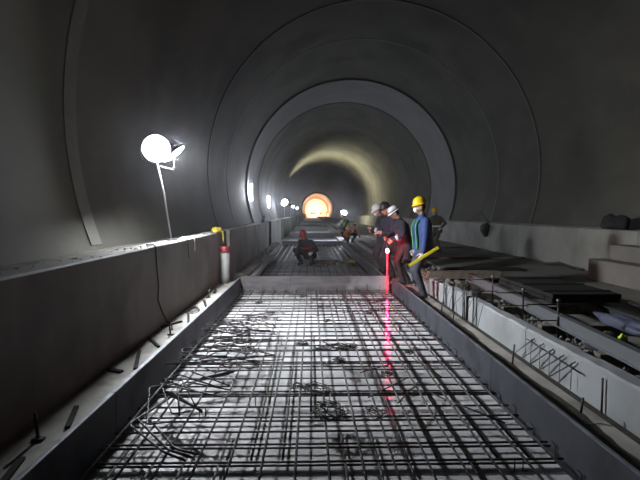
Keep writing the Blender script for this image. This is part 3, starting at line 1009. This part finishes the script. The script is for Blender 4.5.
person((-0.12, 14.55, 0.076), R(155), 'worker in red helmet and dark clothes squatting on the mesh',
       dict(scale=1.0, bulk=1.12, jacket='black_cloth', pants='black_cloth', hat='red_hat', lean=34, nod=14, hip=0.36, hip_y=-0.14, belt=0.28, belt_mat='red_hat',
            handL=(-0.34, 0.36, 0.42), handR=(0.16, 0.46, 0.30), footL=(-0.18, 0.08, 0), footR=(0.18, 0.06, 0),
            kneeL=(-0.5, 1, 0.5), kneeR=(0.5, 1, 0.5), hands='glove'))
person((1.98, 24.6, 0.13), R(-50), 'worker in an orange vest stooping with back turned',
       dict(scale=0.98, jacket='orange', pants='black_cloth', hat='yellow_hat', vest='orange', lean=55, nod=10, hip=0.50, hip_y=-0.16,
            handL=(-0.20, 0.55, 0.30), handR=(0.20, 0.55, 0.30), footL=(-0.16, 0.02, 0), footR=(0.16, 0.02, 0),
            kneeL=(-0.3, 1, 0.3), kneeR=(0.3, 1, 0.3)))
person((1.98, 26.3, 0.13), R(120), 'worker in yellow helmet and lime vest stooping behind the orange vest',
       dict(scale=0.98, jacket='black_cloth', pants='black_cloth', hat='yellow_hat', vest='lime', lean=30, nod=12, hip=0.74, hip_y=-0.1,
            handL=(-0.22, 0.42, 0.62), handR=(0.20, 0.42, 0.62), footL=(-0.15, 0.05, 0), footR=(0.15, 0.02, 0)))

# yellow spirit level held by the worker in blue
lv = empty('spirit_level', (1.69, 8.27, 0.74))
tag(lv, 'yellow spirit level held low by the worker in the blue jacket', 'spirit level')
lvm = Matrix.Rotation(-R(32), 4, 'Y')
mb = MB()
mb.box(0, 0.62, -0.012, 0.012, -0.025, 0.025, mtx=lvm)
bevel(mb.build('body', mat('yellow_level_paint', (0.80, 0.62, 0.03), 0.45, col2=(0.70, 0.54, 0.02), scale=8), lv), 0.003)
for t in (0.0, 0.62):
    mb = MB()
    mb.box(t - 0.008, t + 0.008, -0.014, 0.014, -0.027, 0.027, mtx=lvm)
    mb.build('end_cap', M['black_hat'], lv)
for t in (0.12, 0.31, 0.5):
    mb = MB()
    mb.box(t - 0.025, t + 0.025, -0.0135, 0.0135, -0.010, 0.010, mtx=lvm)
    mb.build('vial', M['neon'], lv)

# red lamp on a staff; glowing tube and line spot added as its streak
st = empty('laser_staff', (1.60, 10.012, ZF))
tag(st, 'glowing red light staff with a line laser at the corner of the cross form', 'laser')
mb = MB()
mb.tube([(0, 0, 0), (0, 0, 0.03)], [0.026, 0.014], 12)
mb.build('foot', M['dark_metal'], st, True)
mb = MB()
mb.tube([(0, 0, 0.03), (0, 0, 0.88)], 0.013, 10)
mb.build('light_tube', M['red_glow'], st, True)
mb = MB()
mb.ell((0, 0, 0.925), 0.036, 0.036, 0.048)
mb.build('lamp_head', M['red_core'], st, True)
mb = MB()
mb.tube([(0, 0, 0.98), (0, 0, 1.06)], 0.02, 10)
mb.build('grip', M['dark_metal'], st, True)
ld = bpy.data.lights.new('line_laser', 'SPOT')  # thin spot added to draw the red streak on the slab
ld.energy = 30
ld.color = (1.0, 0.01, 0.10)
ld.spot_size = R(62)
ld.spot_blend = 0.6
ld.shadow_soft_size = 0.004
ld.use_nodes = True
nt = ld.node_tree
em = nt.nodes['Emission']
tc = nt.nodes.new('ShaderNodeTexCoord')
sx = nt.nodes.new('ShaderNodeSeparateXYZ')
nt.links.new(tc.outputs['Normal'], sx.inputs[0])
ab = nt.nodes.new('ShaderNodeMath')
ab.operation = 'ABSOLUTE'
nt.links.new(sx.outputs['X'], ab.inputs[0])
mr = nt.nodes.new('ShaderNodeMapRange')
mr.interpolation_type = 'SMOOTHSTEP'
mr.inputs['From Min'].default_value = 0.0015
mr.inputs['From Max'].default_value = 0.0120
mr.inputs['To Min'].default_value = 1.0
mr.inputs['To Max'].default_value = 0.0
nt.links.new(ab.outputs[0], mr.inputs['Value'])
mu = nt.nodes.new('ShaderNodeMath')
mu.operation = 'MULTIPLY'
mu.inputs[1].default_value = 170.0
nt.links.new(mr.outputs[0], mu.inputs[0])
nt.links.new(mu.outputs[0], em.inputs['Strength'])
lo = bpy.data.objects.new('line_laser', ld)
COL.objects.link(lo)
lo.parent = st
lo.location = (-0.02, -0.10, 0.93)
aim = Vector((-0.99, -6.4, -5.2)).normalized()
zax = -aim
xax = Vector((0, 0, 1)).cross(zax).normalized()
lo.rotation_euler = Matrix((xax, zax.cross(xax), zax)).transposed().to_euler()
# ------------------------------------------------------------------ left side props
# hanging cable on the wall face
mb = MB()
pts = [(-1.95, 5.70, 1.285), (-1.86, 5.70, 1.285), (-1.838, 5.70, 1.26), (-1.838, 5.72, 1.05), (-1.838, 5.78, 0.8), (-1.835, 5.74, 0.62), (-1.825, 5.86, 0.45), (-1.79, 5.95, 0.30), (-1.72, 5.9, 0.267), (-1.66, 5.7, 0.266)]
mb.tube(pts, 0.009, 6)
tag(mb.build('hanging_cable', M['cable'], None, True), 'black cable hanging down the left trench wall from the ledge', 'cable')
mb = MB()
mb.tube([(-2.0, 7.15, 1.278), (-1.86, 7.2, 1.279), (-1.838, 7.2, 1.26), (-1.838, 7.2, 1.05), (-1.836, 7.22, 0.98)], 0.007, 6)
tag(mb.build('hanging_cable', M['cable'], None, True), 'short black cable end hanging over the ledge below the floodlight', 'cable')
mb = MB()
mb.box(-1.849, -1.843, 7.62, 7.66, 1.06, 1.27)
tag(mb.build('white_tag', M['white_paint']), 'narrow white strip hanging from the ledge near the floodlight', 'tag')
# white pipe elbow with red collar, yellow cloth on top
pr = empty('duct_elbow', (-1.735, 9.66, 0.256))
tag(pr, 'grey-white elbow duct with a red collar standing against left trench wall', 'duct')
mb = MB()
path = [(0, 0, 0.0)]
ring = lambda c, a, w=0.10, d=0.105: [(c[0] + d * math.cos(t) * 0.9, c[1] + w * math.sin(t), c[2]) for t in [2 * math.pi * k / 20 for k in range(20)]]
mb.loft([ring((0, 0, 0.0), 0, 0.15), ring((0, 0, 0.12), 0, 0.13), ring((0, 0, 0.22), 0, 0.10), ring((0, 0, 0.62), 0, 0.095)])
mb.build('duct', M['grey_plastic'], pr, True)
mb = MB()
mb.loft([[(0.04 * math.cos(t), 0.1 + y, 0.115 + 0.105 * math.sin(t)) for t in [2 * math.pi * k / 16 for k in range(16)]] for y in (0.0, 0.12, 0.23)])
mb.build('duct_branch', M['grey_plastic'], pr, True)
mb = MB()
mb.loft([ring((0, 0, 0.62), 0, 0.115, 0.115), ring((0, 0, 0.63), 0, 0.12, 0.118), ring((0, 0, 0.73), 0, 0.12, 0.118), ring((0, 0, 0.74), 0, 0.112, 0.11)])
mb.build('collar', M['red_plastic'], pr, True)
yc = empty('yellow_cloth', (-1.93, 9.80, 1.27))
tag(yc, 'crumpled yellow cloth draped over the left ledge above the red collar', 'cloth')
def blob(name, c, rx, ry, rz_, m, parent, seed, amp=0.25, nu=20, nv=12, flat=True):
    rnd = random.Random(seed)
    ph = [rnd.uniform(0, 6.28) for _ in range(6)]
    e = MB()
    e.ell((0, 0, 0), 1, 1, 1, nu=nu, nv=nv)
    vs = []
    for v in e.v:
        x, y, z = v
        k = 1 + amp * (math.sin(5 * x + ph[0]) * math.sin(4 * y + ph[1]) + 0.5 * math.sin(9 * y + ph[2] + 3 * z) * math.sin(8 * x + ph[3]))
        zz = z * k
        if flat:
            zz = max(zz, -0.35)
        vs.append((c[0] + x * k * rx, c[1] + y * k * ry, c[2] + (zz + (0.35 if flat else 0)) * rz_))
    e.v = vs
    return e.build(name, m, parent, True)
blob('folded_cloth', (0, 0, 0.0), 0.10, 0.16, 0.075, M['yellow_cloth'], yc, 3)
mb = MB()
rows = []
for j, (x, z, w) in enumerate([(0.02, 0.03, 0.07), (0.115, 0.02, 0.06), (0.135, -0.05, 0.045), (0.132, -0.14, 0.035), (0.134, -0.22, 0.03)]):
    y = 0.02 + 0.015 * j
    rows.append([(x - 0.006, y - w, z), (x + 0.008, y - w, z), (x + 0.014, y, z + 0.004), (x + 0.008, y + w, z), (x - 0.006, y + w, z)])
mb.loft(rows)
mb.build('hanging_end', M['yellow_cloth'], yc, True)
# steel wedge on the ledge near the tube light
mb = MB()
mb.loft([[(-2.00, 19.0, 1.272), (-1.90, 19.0, 1.272), (-1.90, 19.1, 1.30), (-2.00, 19.1, 1.30)], [(-2.00, 19.9, 1.50), (-1.90, 19.9, 1.50), (-1.90, 19.95, 1.54), (-2.00, 19.95, 1.54)]])
mb.box(-1.98, -1.92, 19.86, 19.92, 1.272, 1.50)
tag(mb.build('steel_bracket', M['dark_metal']), 'slanted black steel bracket standing on the left ledge', 'bracket')

# stakes and boards on the left kerb
def stake(x, y, z, h, lean, label, r=0.011, foot=True):
    root = empty('form_stake', (x, y, z))
    tag(root, label, 'stake', 'steel form stakes')
    mb = MB()
    mb.tube([(0, 0, 0), (lean[0], lean[1], h)], r, 8)
    mb.build('rod', M['rebar'], root, True)
    if foot:
        mb = MB()
        mb.box(-0.035, 0.035, -0.02, 0.02, 0.0, 0.016)
        mb.build('foot_plate', M['dark_metal'], root)
    return root
stake(-1.69, 2.93, 0.255, 0.17, (-0.02, 0.01), 'leaning steel stake on left kerb, the one standing by the long bent board')
stake(-1.62, 5.50, 0.255, 0.16, (-0.015, 0.0), 'steel stake on left kerb beside the end of the hanging cable')
stake(-1.70, 7.9, 0.255, 0.14, (0.02, 0.0), 'steel stake on left kerb near the grey-white duct')
def board(x, y, z, L, w, t, rz, label, m='black_panel', group='boards on the left kerb'):
    mb = MB()
    mb.box(-w / 2, w / 2, -L / 2, L / 2, 0, t)
    o = bevel(mb.build('board', M[m], None, False, (x, y, z), (0, 0, rz)), 0.004)
    return tag(o, label, 'board', group)
board(-1.64, 3.25, 0.256, 0.36, 0.035, 0.02, 0.30, 'long narrow dark board lying next to the leaning stake')
board(-1.66, 4.55, 0.256, 0.60, 0.035, 0.022, 0.28, 'narrow dark board lying slantwise on left kerb before the cable')
board(-1.74, 4.22, 0.256, 0.16, 0.05, 0.02, 1.1, 'short dark board scrap touching the kerb edge before the cable')
board(-1.62, 6.3, 0.256, 0.55, 0.03, 0.022, 0.25, 'narrow dark board on left kerb just past the cable end')
board(-1.63, 7.35, 0.256, 0.5, 0.04, 0.022, 0.28, 'narrow dark board on left kerb near the wire coil')
board(-1.72, 8.55, 0.256, 0.4, 0.05, 0.022, 0.15, 'short dark board on left kerb near the grey-white duct')
board(-1.70, 5.15, 0.256, 0.42, 0.03, 0.02, 0.55, 'narrow dark board lying slantwise on left kerb right before the stake')
board(-1.60, 2.45, 0.256, 0.5, 0.04, 0.02, 0.2, 'dark board on left kerb this side of the leaning stake')
board(-1.75, 6.0, 0.256, 0.35, 0.03, 0.02, -0.5, 'narrow dark board lying crosswise under the hanging cable foot')
mb = MB()
for k in range(5):
    mb.tube([((0.10 - 0.008 * k) * math.cos(t), (0.18 - 0.01 * k) * math.sin(t), 0.006 + 0.008 * k) for t in [2 * math.pi * j / 20 for j in range(21)]], 0.0035, 5)
tag(mb.build('wire_coil', M['wire'], None, True, (-1.69, 6.82, 0.256)), 'flat coil of black wire on the left kerb', 'wire')

# long bright timber along the spoil bank, yellow rag and dark spoil heap on far mesh
mb = MB()
mb.box(-0.06, 0.06, 0, 6.5, 0, 0.05)
o = bevel(mb.build('board', M['ledge'], None, False, (-1.42, 11.2, 0.085), (0, 0, 0)), 0.005)
tag(o, 'long pale dusty board lying along the mesh edge beyond the cross form', 'board')
o = blob('yellow_rag', (0, 0, 0), 0.14, 0.16, 0.05, M['yellow_cloth'], None, 8)
o.location = (1.28, 15.3, 0.085)
tag(o, 'yellow rag lying on the mesh beyond the cross form', 'cloth')
mb = MB()
rnd = random.Random(5)
for k in range(60):
    x, y = max(-0.5, min(0.7, rnd.gauss(0, 0.3))), rnd.gauss(0, 0.22)
    z = max(0.0, 0.10 - 0.25 * math.hypot(x, y * 1.3))
    s = rnd.uniform(0.03, 0.07)
    mb.ell((x, y, s * 0.5 + z * rnd.random()), s * 1.3, s, s * 0.7, nu=7, nv=5)
o = mb.build('spoil_heap', M['dirt'], None, False, (0.55, 14.9, 0.085))
tag(o, 'low heap of dark spoil on the mesh beside the squatting worker', 'spoil', kind='stuff')

# ------------------------------------------------------------------ right side props
for i, (x, y, h, lab) in enumerate([(1.98, 4.75, 0.20, 'steel stake standing in right kerb strip beside the leaning mesh mat'), (2.0, 3.55, 0.12, 'short steel stake in right kerb strip, the one by a thin wire'),
                                    (1.92, 6.6, 0.16, 'thin steel stake in right kerb strip near the channel wall gaps'), (1.95, 7.3, 0.15, 'thin steel stake in right kerb strip at the feet of worker in blue')]):
    stake(x + 0.06, y, 0.13, h, (0.02, 0.01), lab, 0.009, foot=False)
mb = MB()
mb.tube([(-0.1, 0, 0.004), (0.0, -0.02, 0.012), (0.1, 0.02, 0.004), (0.16, -0.03, 0.004)], 0.003, 5)
tag(mb.build('loose_wire', M['wire'], None, True, (2.0, 3.35, 0.13)), 'thin bent wire lying on the right kerb strip', 'wire')
mb = MB()
mb.tube([(2.262, 3.62, ZF), (2.264, 3.62, 0.38)], 0.008, 6)
tag(mb.build('starter_bar', M['rebar'], None, True), 'upright steel bar against the pale channel wall, standing alone', 'steel bar')
# small mesh mat leaning on the channel wall
mm = empty('mesh_offcut', (2.218, 4.05, 0.135))
tag(mm, 'small piece of steel mesh leaning on the pale channel wall', 'rebar mesh')
mb = MB()
mb.tube([(0.036, -0.14, 0.185), (0.036, 0.86, 0.21)], 0.007, 6)
mb.build('long_bar', M['rebar'], mm, True)
for k in range(5):
    mb = MB()
    y = -0.04 + 0.19 * k
    mb.tube([(0.0, y + 0.34, 0.005), (0.048, y, 0.25)], 0.006, 6)
    mb.build('cross_bar', M['rebar'], mm, True)
for k in range(5):
    mb = MB()
    y = -0.02 + 0.19 * k
    mb.tube([(0.025, y, 0.0), (0.026, y, 0.24)], 0.003, 5)
    mb.build('thin_bar', M['wire'], mm, True)
# upright bars and wire snarl at the gaps of the channel wall
for i, y in enumerate((6.87, 6.93, 7.02, 7.48, 7.56, 8.07, 6.6, 6.45)):
    mb = MB()
    h = random.uniform(0.52, 0.66)
    mb.tube([(0, 0, 0), (random.uniform(-0.02, 0.008), random.uniform(-0.02, 0.02), h), (0.01, 0.03, h + 0.02)], 0.009, 6)
    tag(mb.build('starter_bar', M['rebar'], None, True, (2.258, y, ZF)), 'upright steel bar at the gaps in the pale channel wall', 'steel bar', 'bars at the wall gaps')
rnd = random.Random(77)
for i in range(9):
    mb = MB()
    y = 6.15 + 0.21 * i
    p0 = Vector((2.165, y, 0.13 + 0.006))
    mb.tube([p0, p0 + Vector((rnd.uniform(0.0, 0.03), rnd.uniform(-0.1, 0.1), 0.18)), p0 + Vector((0.06, rnd.uniform(-0.08, 0.08), 0.34))], 0.004, 5)
    tag(mb.build('loose_wire', M['wire'], None, True), 'bent black wire propped on the gaps of the pale channel wall', 'wire', 'wires at the wall gaps')
for i, (x, y, z, r) in enumerate([(2.35, 6.72, 0.46, 0.10), (2.60, 6.9, 0.28, 0.17), (2.35, 7.2, 0.475, 0.10), (2.58, 7.27, 0.28, 0.16)]):
    mb = MB()
    rnd = random.Random(100 + i)
    for k in range(8):
        a0 = rnd.uniform(0, 6.28)
        pts = []
        for j in range(12):
            t = a0 + 2.1 * math.pi * j / 11
            rr = r * rnd.uniform(0.5, 1)
            pts.append((rr * math.cos(t) * 0.7, rr * math.sin(t), 0.004 + rnd.uniform(0, 0.12)))
        mb.tube(pts, 0.004, 5)
    tag(mb.build('wire_snarl', M['wire'], None, True, (x, y, z)), ['snarl of black wire on the channel wall beside the gap', 'snarl of black wire on the dirt behind channel wall', 'snarl of black wire on short block between the gaps', 'snarl of black wire on the dirt by the steel beam end'][i], 'wire')
# rubble
rnd = random.Random(9)
mb = MB()
def stones(n, x0, x1, y0, y1, z, s0, s1):
    for k in range(n):
        s = rnd.uniform(s0, s1)
        x, y = rnd.uniform(x0, x1), rnd.uniform(y0, y1)
        q = Euler((rnd.uniform(0, 3), rnd.uniform(0, 3), rnd.uniform(0, 3))).to_matrix().to_4x4()
        mb.ell((x, y, z + s * 0.4), s * rnd.uniform(0.7, 1.4), s, s * rnd.uniform(0.5, 0.8), q, 6, 4)
stones(1500, 2.47, 2.95, 2.2, 9.5, 0.26, 0.008, 0.035)
stones(250, 2.48, 3.2, 2.2, 9.5, 0.26, 0.02, 0.05)
stones(300, 2.5, 3.25, 9.5, 20, 0.26, 0.02, 0.06)
mb.build('rubble', M['rubble'], FLOOR_C)['kind'] = 'stuff'

# steel beams on cross sleepers, black panel on trestles
def i_beam(p0, p1, h, w, m, label, name='steel_beam', group=None):
    p0, p1 = Vector(p0), Vector(p1)
    d = p1 - p0
    L = d.length
    root = empty(name, p0)
    root.rotation_euler = d.to_track_quat('Y', 'Z').to_euler()
    tag(root, label, 'beam', group)
    for nm, (x0, x1, z0, z1) in (('top_flange', (-w / 2, w / 2, h - 0.012, h)), ('web', (-0.008, 0.008, 0.012, h - 0.012)), ('bottom_flange', (-w / 2, w / 2, 0, 0.012))):
        mb = MB()
        mb.box(x0, x1, 0, L, z0, z1)
        mb.build(nm, m, root)
    return root
i_beam((2.97, 8.9, 0.401), (2.66, 3.7, 0.401), 0.14, 0.08, M['galv'], 'long grey steel beam lying on sleepers behind channel wall')
i_beam((3.65, 8.4, 0.401), (3.62, 3.6, 0.401), 0.12, 0.10, M['dark_metal'], 'long dark steel beam lying on sleepers under the black panel')
for i, y in enumerate((4.2, 5.3, 6.4, 7.5, 8.5)):
    mb = MB()
    mb.box(-0.72, 0.72, -0.05, 0.05, 0, 0.10)
    o = bevel(mb.build('sleeper', M['timber'], None, False, (3.30, y, 0.30), (0, 0, random.uniform(-0.04, 0.04))), 0.006)
    tag(o, ['dark timber sleeper under the beams next to the clothes heap', 'dark timber sleeper under the beams crossing below the tarpaulin', 'dark timber sleeper under the beams at the front edge of black panel', 'dark timber sleeper under the beams at the back edge of black panel', 'dark timber sleeper under the beam ends near the wire snarls'][i], 'sleeper', 'sleepers under the beams')
pn = empty('black_panel', (3.42, 6.7, 0.545))
tag(pn, 'thick black panel lying flat across the steel beams', 'panel')
for k in range(2):
    mb = MB()
    mb.box(-0.43 + 0.01 * k, 0.43 + 0.01 * k, -0.85, 0.85, 0.055 * k, 0.055 * k + 0.052)
    bevel(mb.build('sheet', M['black_panel'], pn, False), 0.004)
for y in (-0.6, 0.0, 0.6):
    mb = MB()
    mb.box(-0.44, 0.45, y - 0.03, y + 0.03, 0.108, 0.118)
    mb.build('batten', M['black_panel'], pn)
# upright bars with cross rods beside the beam
for i, (x, y, h) in enumerate(((2.76, 7.2, 0.42), (2.74, 6.1, 0.40), (2.73, 5.2, 0.42))):
    root = empty('bar_stand', (x, y, 0.26))
    tag(root, ['thin steel stand with two cross rods beside the wire snarls', 'thin steel stand with two cross rods beside the black panel', 'thin steel stand with two cross rods nearest the clothes heap'][i], 'stand', 'bar stands by the beam')
    mb = MB()
    mb.tube([(0, 0, 0), (0, 0, h)], 0.012, 8)
    mb.build('post', M['rebar'], root, True)
    for zz, L in ((h - 0.03, 0.35), (h * 0.5, 0.28)):
        mb = MB()
        mb.tube([(-L, 0.014, zz), (0.08, 0.014, zz)], 0.008, 6)
        mb.build('cross_rod', M['rebar'], root, True)
    mb = MB()
    mb.tube([(0, 0, h), (0, 0, h + 0.03)], 0.02, 6)
    mb.build('nut', M['galv'], root, True)
for i, (x, y, L, rz) in enumerate(((4.25, 7.4, 1.7, 0.03), (4.6, 6.4, 1.3, -0.25), (4.42, 8.65, 0.9, 0.3), (4.78, 8.0, 1.2, 0.05))):
    mb = MB()
    mb.tube([(0, -L / 2, 0.024), (0, L / 2, 0.024)], 0.022, 8)
    tag(mb.build('scaffold_tube', M['dark_metal'], None, True, (x, y, 0.302), (0, 0, rz)), ['dark scaffold tube on the bed touching the black panel side', 'dark scaffold tube on the bed slanting towards the plinth', 'short dark scaffold tube on the bed behind the black panel', 'dark scaffold tube lying lengthwise on the bed beyond the slanted one'][i], 'tube', 'scaffold tubes on the bed')
# dark stacked planks on the centre dirt near worker in blue
for k in range(7):
    mb = MB()
    w, L = 0.2, 1.5
    mb.box(-L / 2, L / 2, -w / 2, w / 2, 0, 0.045)
    row, lay = k % 3, k // 3
    o = bevel(mb.build('plank', M['timber'], None, False, (3.15 + 0.03 * lay, 9.9 + row * 0.24 + 0.03 * lay, 0.302 + 0.047 * lay), (0, 0, 0.0)), 0.004)
    tag(o, 'single topmost dark plank on the low stack behind the worker in blue' if k == 6 else ['dark plank in the bottom layer of the stack behind the worker in blue', 'dark plank in the middle layer of the stack behind the worker in blue'][lay], 'plank', 'stacked planks')
for k in range(2):
    mb = MB()
    mb.box(-0.9, 0.9, -0.14, 0.14, 0, 0.06)
    o = bevel(mb.build('plank', M['black_panel'], None, False, (4.1, 9.35 + 1.9 * k, 0.302), (0, 0, 0.06 - 0.1 * k)), 0.004)
    tag(o, ['black board lying on the second track bed by the beam end', 'black board lying on the second track bed behind plank stack'][k], 'board')
# long low kerbs across the bed
for k, (y, x0, x1) in enumerate(((14.2, 3.4, 6.4), (18.5, 3.4, 6.4))):
    mb = MB()
    mb.box(x0, x1, y, y + 0.12, 0.30, 0.345)
    o = bevel(mb.build('timber_batten', M['timber']), 0.006)
    tag(o, ['dark timber batten laid across the second track bed', 'dark timber batten laid across the bed behind the lone worker'][k], 'timber')
# concrete plinth blocks in front of right wall
pb = empty('concrete_plinth', (6.49, 8.6, 0.30))
tag(pb, 'stepped concrete plinth against the right trench wall', 'plinth')
mb = MB()
mb.box(-0.75, 0, -3.2, 1.2, 0, 0.42)
bevel(mb.build('lower_step', M['bed'], pb), 0.012)
mb = MB()
mb.box(-0.42, 0, -3.2, 1.0, 0.421, 0.72)
bevel(mb.build('upper_step', M['bed'], pb), 0.012)
# things on the right trench wall
o = blob('dark_bag', (0, 0, 0), 0.28, 0.34, 0.24, M['black_cloth'], None, 21)
o.location = (6.8, 10.6, 1.30)
tag(o, 'dark bag slumped on the right trench wall above the plinth', 'bag')
mb = MB()
mb.tube([(0, 0, 0), (0, 0, 0.16), (0, 0, 0.19), (0, 0, 0.24)], [0.045, 0.045, 0.018, 0.018], 12)
o = mb.build('white_bottle', M['white_paint'], None, True, (6.28, 8.9, 1.021))
tag(o, 'small white bottle standing on the concrete plinth', 'bottle')
hb = empty('hanging_bag', (6.44, 17.6, 0.78))
tag(hb, 'black bag hanging on the face of the right trench wall', 'bag')
mb = MB()
mb.loft([[(-0.02, -0.05, 0.0), (0.05, -0.05, 0.0), (0.05, 0.10, 0.0), (-0.02, 0.10, 0.0)], [(-0.10, -0.22, 0.22), (0.05, -0.22, 0.22), (0.05, 0.28, 0.22), (-0.10, 0.28, 0.22)], [(-0.06, -0.32, 0.42), (0.05, -0.32, 0.42), (0.05, 0.36, 0.42), (-0.06, 0.36, 0.42)], [(-0.02, -0.1, 0.50), (0.05, -0.1, 0.50), (0.05, 0.12, 0.50), (-0.02, 0.12, 0.50)]])
mb.build('sack', M['black_cloth'], hb, True)
mb = MB()
mb.tube([(0.02, -0.1, 0.49), (0.04, 0.0, 0.535), (0.1, 0.05, 0.535)], 0.012, 6)
mb.build('strap', M['black_cloth'], hb, True)
mb = MB()
mb.tube([(0, 0, 0.03), (0.1, -0.6, 0.10), (0.15, -1.1, 0.03), (0.2, -1.5, 0.03)], 0.03, 7)
tag(mb.build('bent_pipe', M['dark_metal'], None, True, (6.2, 12.6, 0.30)), 'dark bent pipe lying at the foot of the right trench wall', 'pipe')
mb = MB()
mb.tube([(0, 0, 0), (0.02, 0.5, 0.12), (0.02, 1.1, 0.42), (0.02, 1.5, 0.30), (0.02, 2.3, 0.02), (0, 2.6, 0.0)], 0.012, 6)
tag(mb.build('loose_hose', M['cable'], None, True, (6.62, 17.6, 1.31)), 'dark hose arched up on top of the right trench wall', 'hose')

# dark work clothes heap with neon tape and blue tarpaulin at the right edge
hp = empty('clothes_heap', (3.0, 4.74, 0.275))
tag(hp, 'heap of dark work clothes with yellow-green reflective tape', 'clothes')
blob('folded_cloth', (0, 0, 0.0), 0.18, 0.26, 0.12, M['black_cloth'], hp, 31, 0.2)
for (x, y, a) in ((-0.04, -0.02, 0.4), (0.09, -0.10, -0.3)):
    blob_o = blob('neon_tape', (x, y, 0.12), 0.045, 0.03, 0.05, M['neon'], hp, int(100 * a) + 50, 0.2)
blob('white_glove', (-0.10, -0.06, 0.10), 0.05, 0.03, 0.04, M['glove'], hp, 41, 0.3)
o = blob('tarpaulin', (0, 0, 0), 0.11, 0.62, 0.09, M['tarp'], None, 51, 0.25, 28, 16)
o.location = (3.41, 4.95, 0.405)
o.rotation_euler = (0, 0, -0.03)
tag(o, 'crumpled blue-grey tarpaulin lying beside the clothes heap', 'tarpaulin')
# haze in the air of the tunnel (dust lit by the lamps)
if HAZE:
    hz = bpy.data.materials.new('dust_haze')
    hz.use_nodes = True
    nt = hz.node_tree
    nt.nodes.remove(nt.nodes['Principled BSDF'])
    vs = nt.nodes.new('ShaderNodeVolumeScatter')
    vs.inputs['Color'].default_value = (0.95, 0.96, 1.0, 1)
    vs.inputs['Density'].default_value = HAZE
    vs.inputs['Anisotropy'].default_value = 0.9
    nt.links.new(vs.outputs[0], nt.nodes['Material Output'].inputs['Volume'])
    mb = MB()
    n = 36
    rings = []
    for y in (Y0 + 0.05, Y1 - 0.05):
        rings.append([(XC + 5.9 * math.cos(2 * math.pi * k / n), y, max(ZF - 0.2, ZC + 5.9 * math.sin(2 * math.pi * k / n))) for k in range(n)])
    mb.loft(rings)
    o = mb.build('dust_haze', hz)
    tag(o, 'thin dusty haze filling the tunnel air', 'haze', kind='stuff')
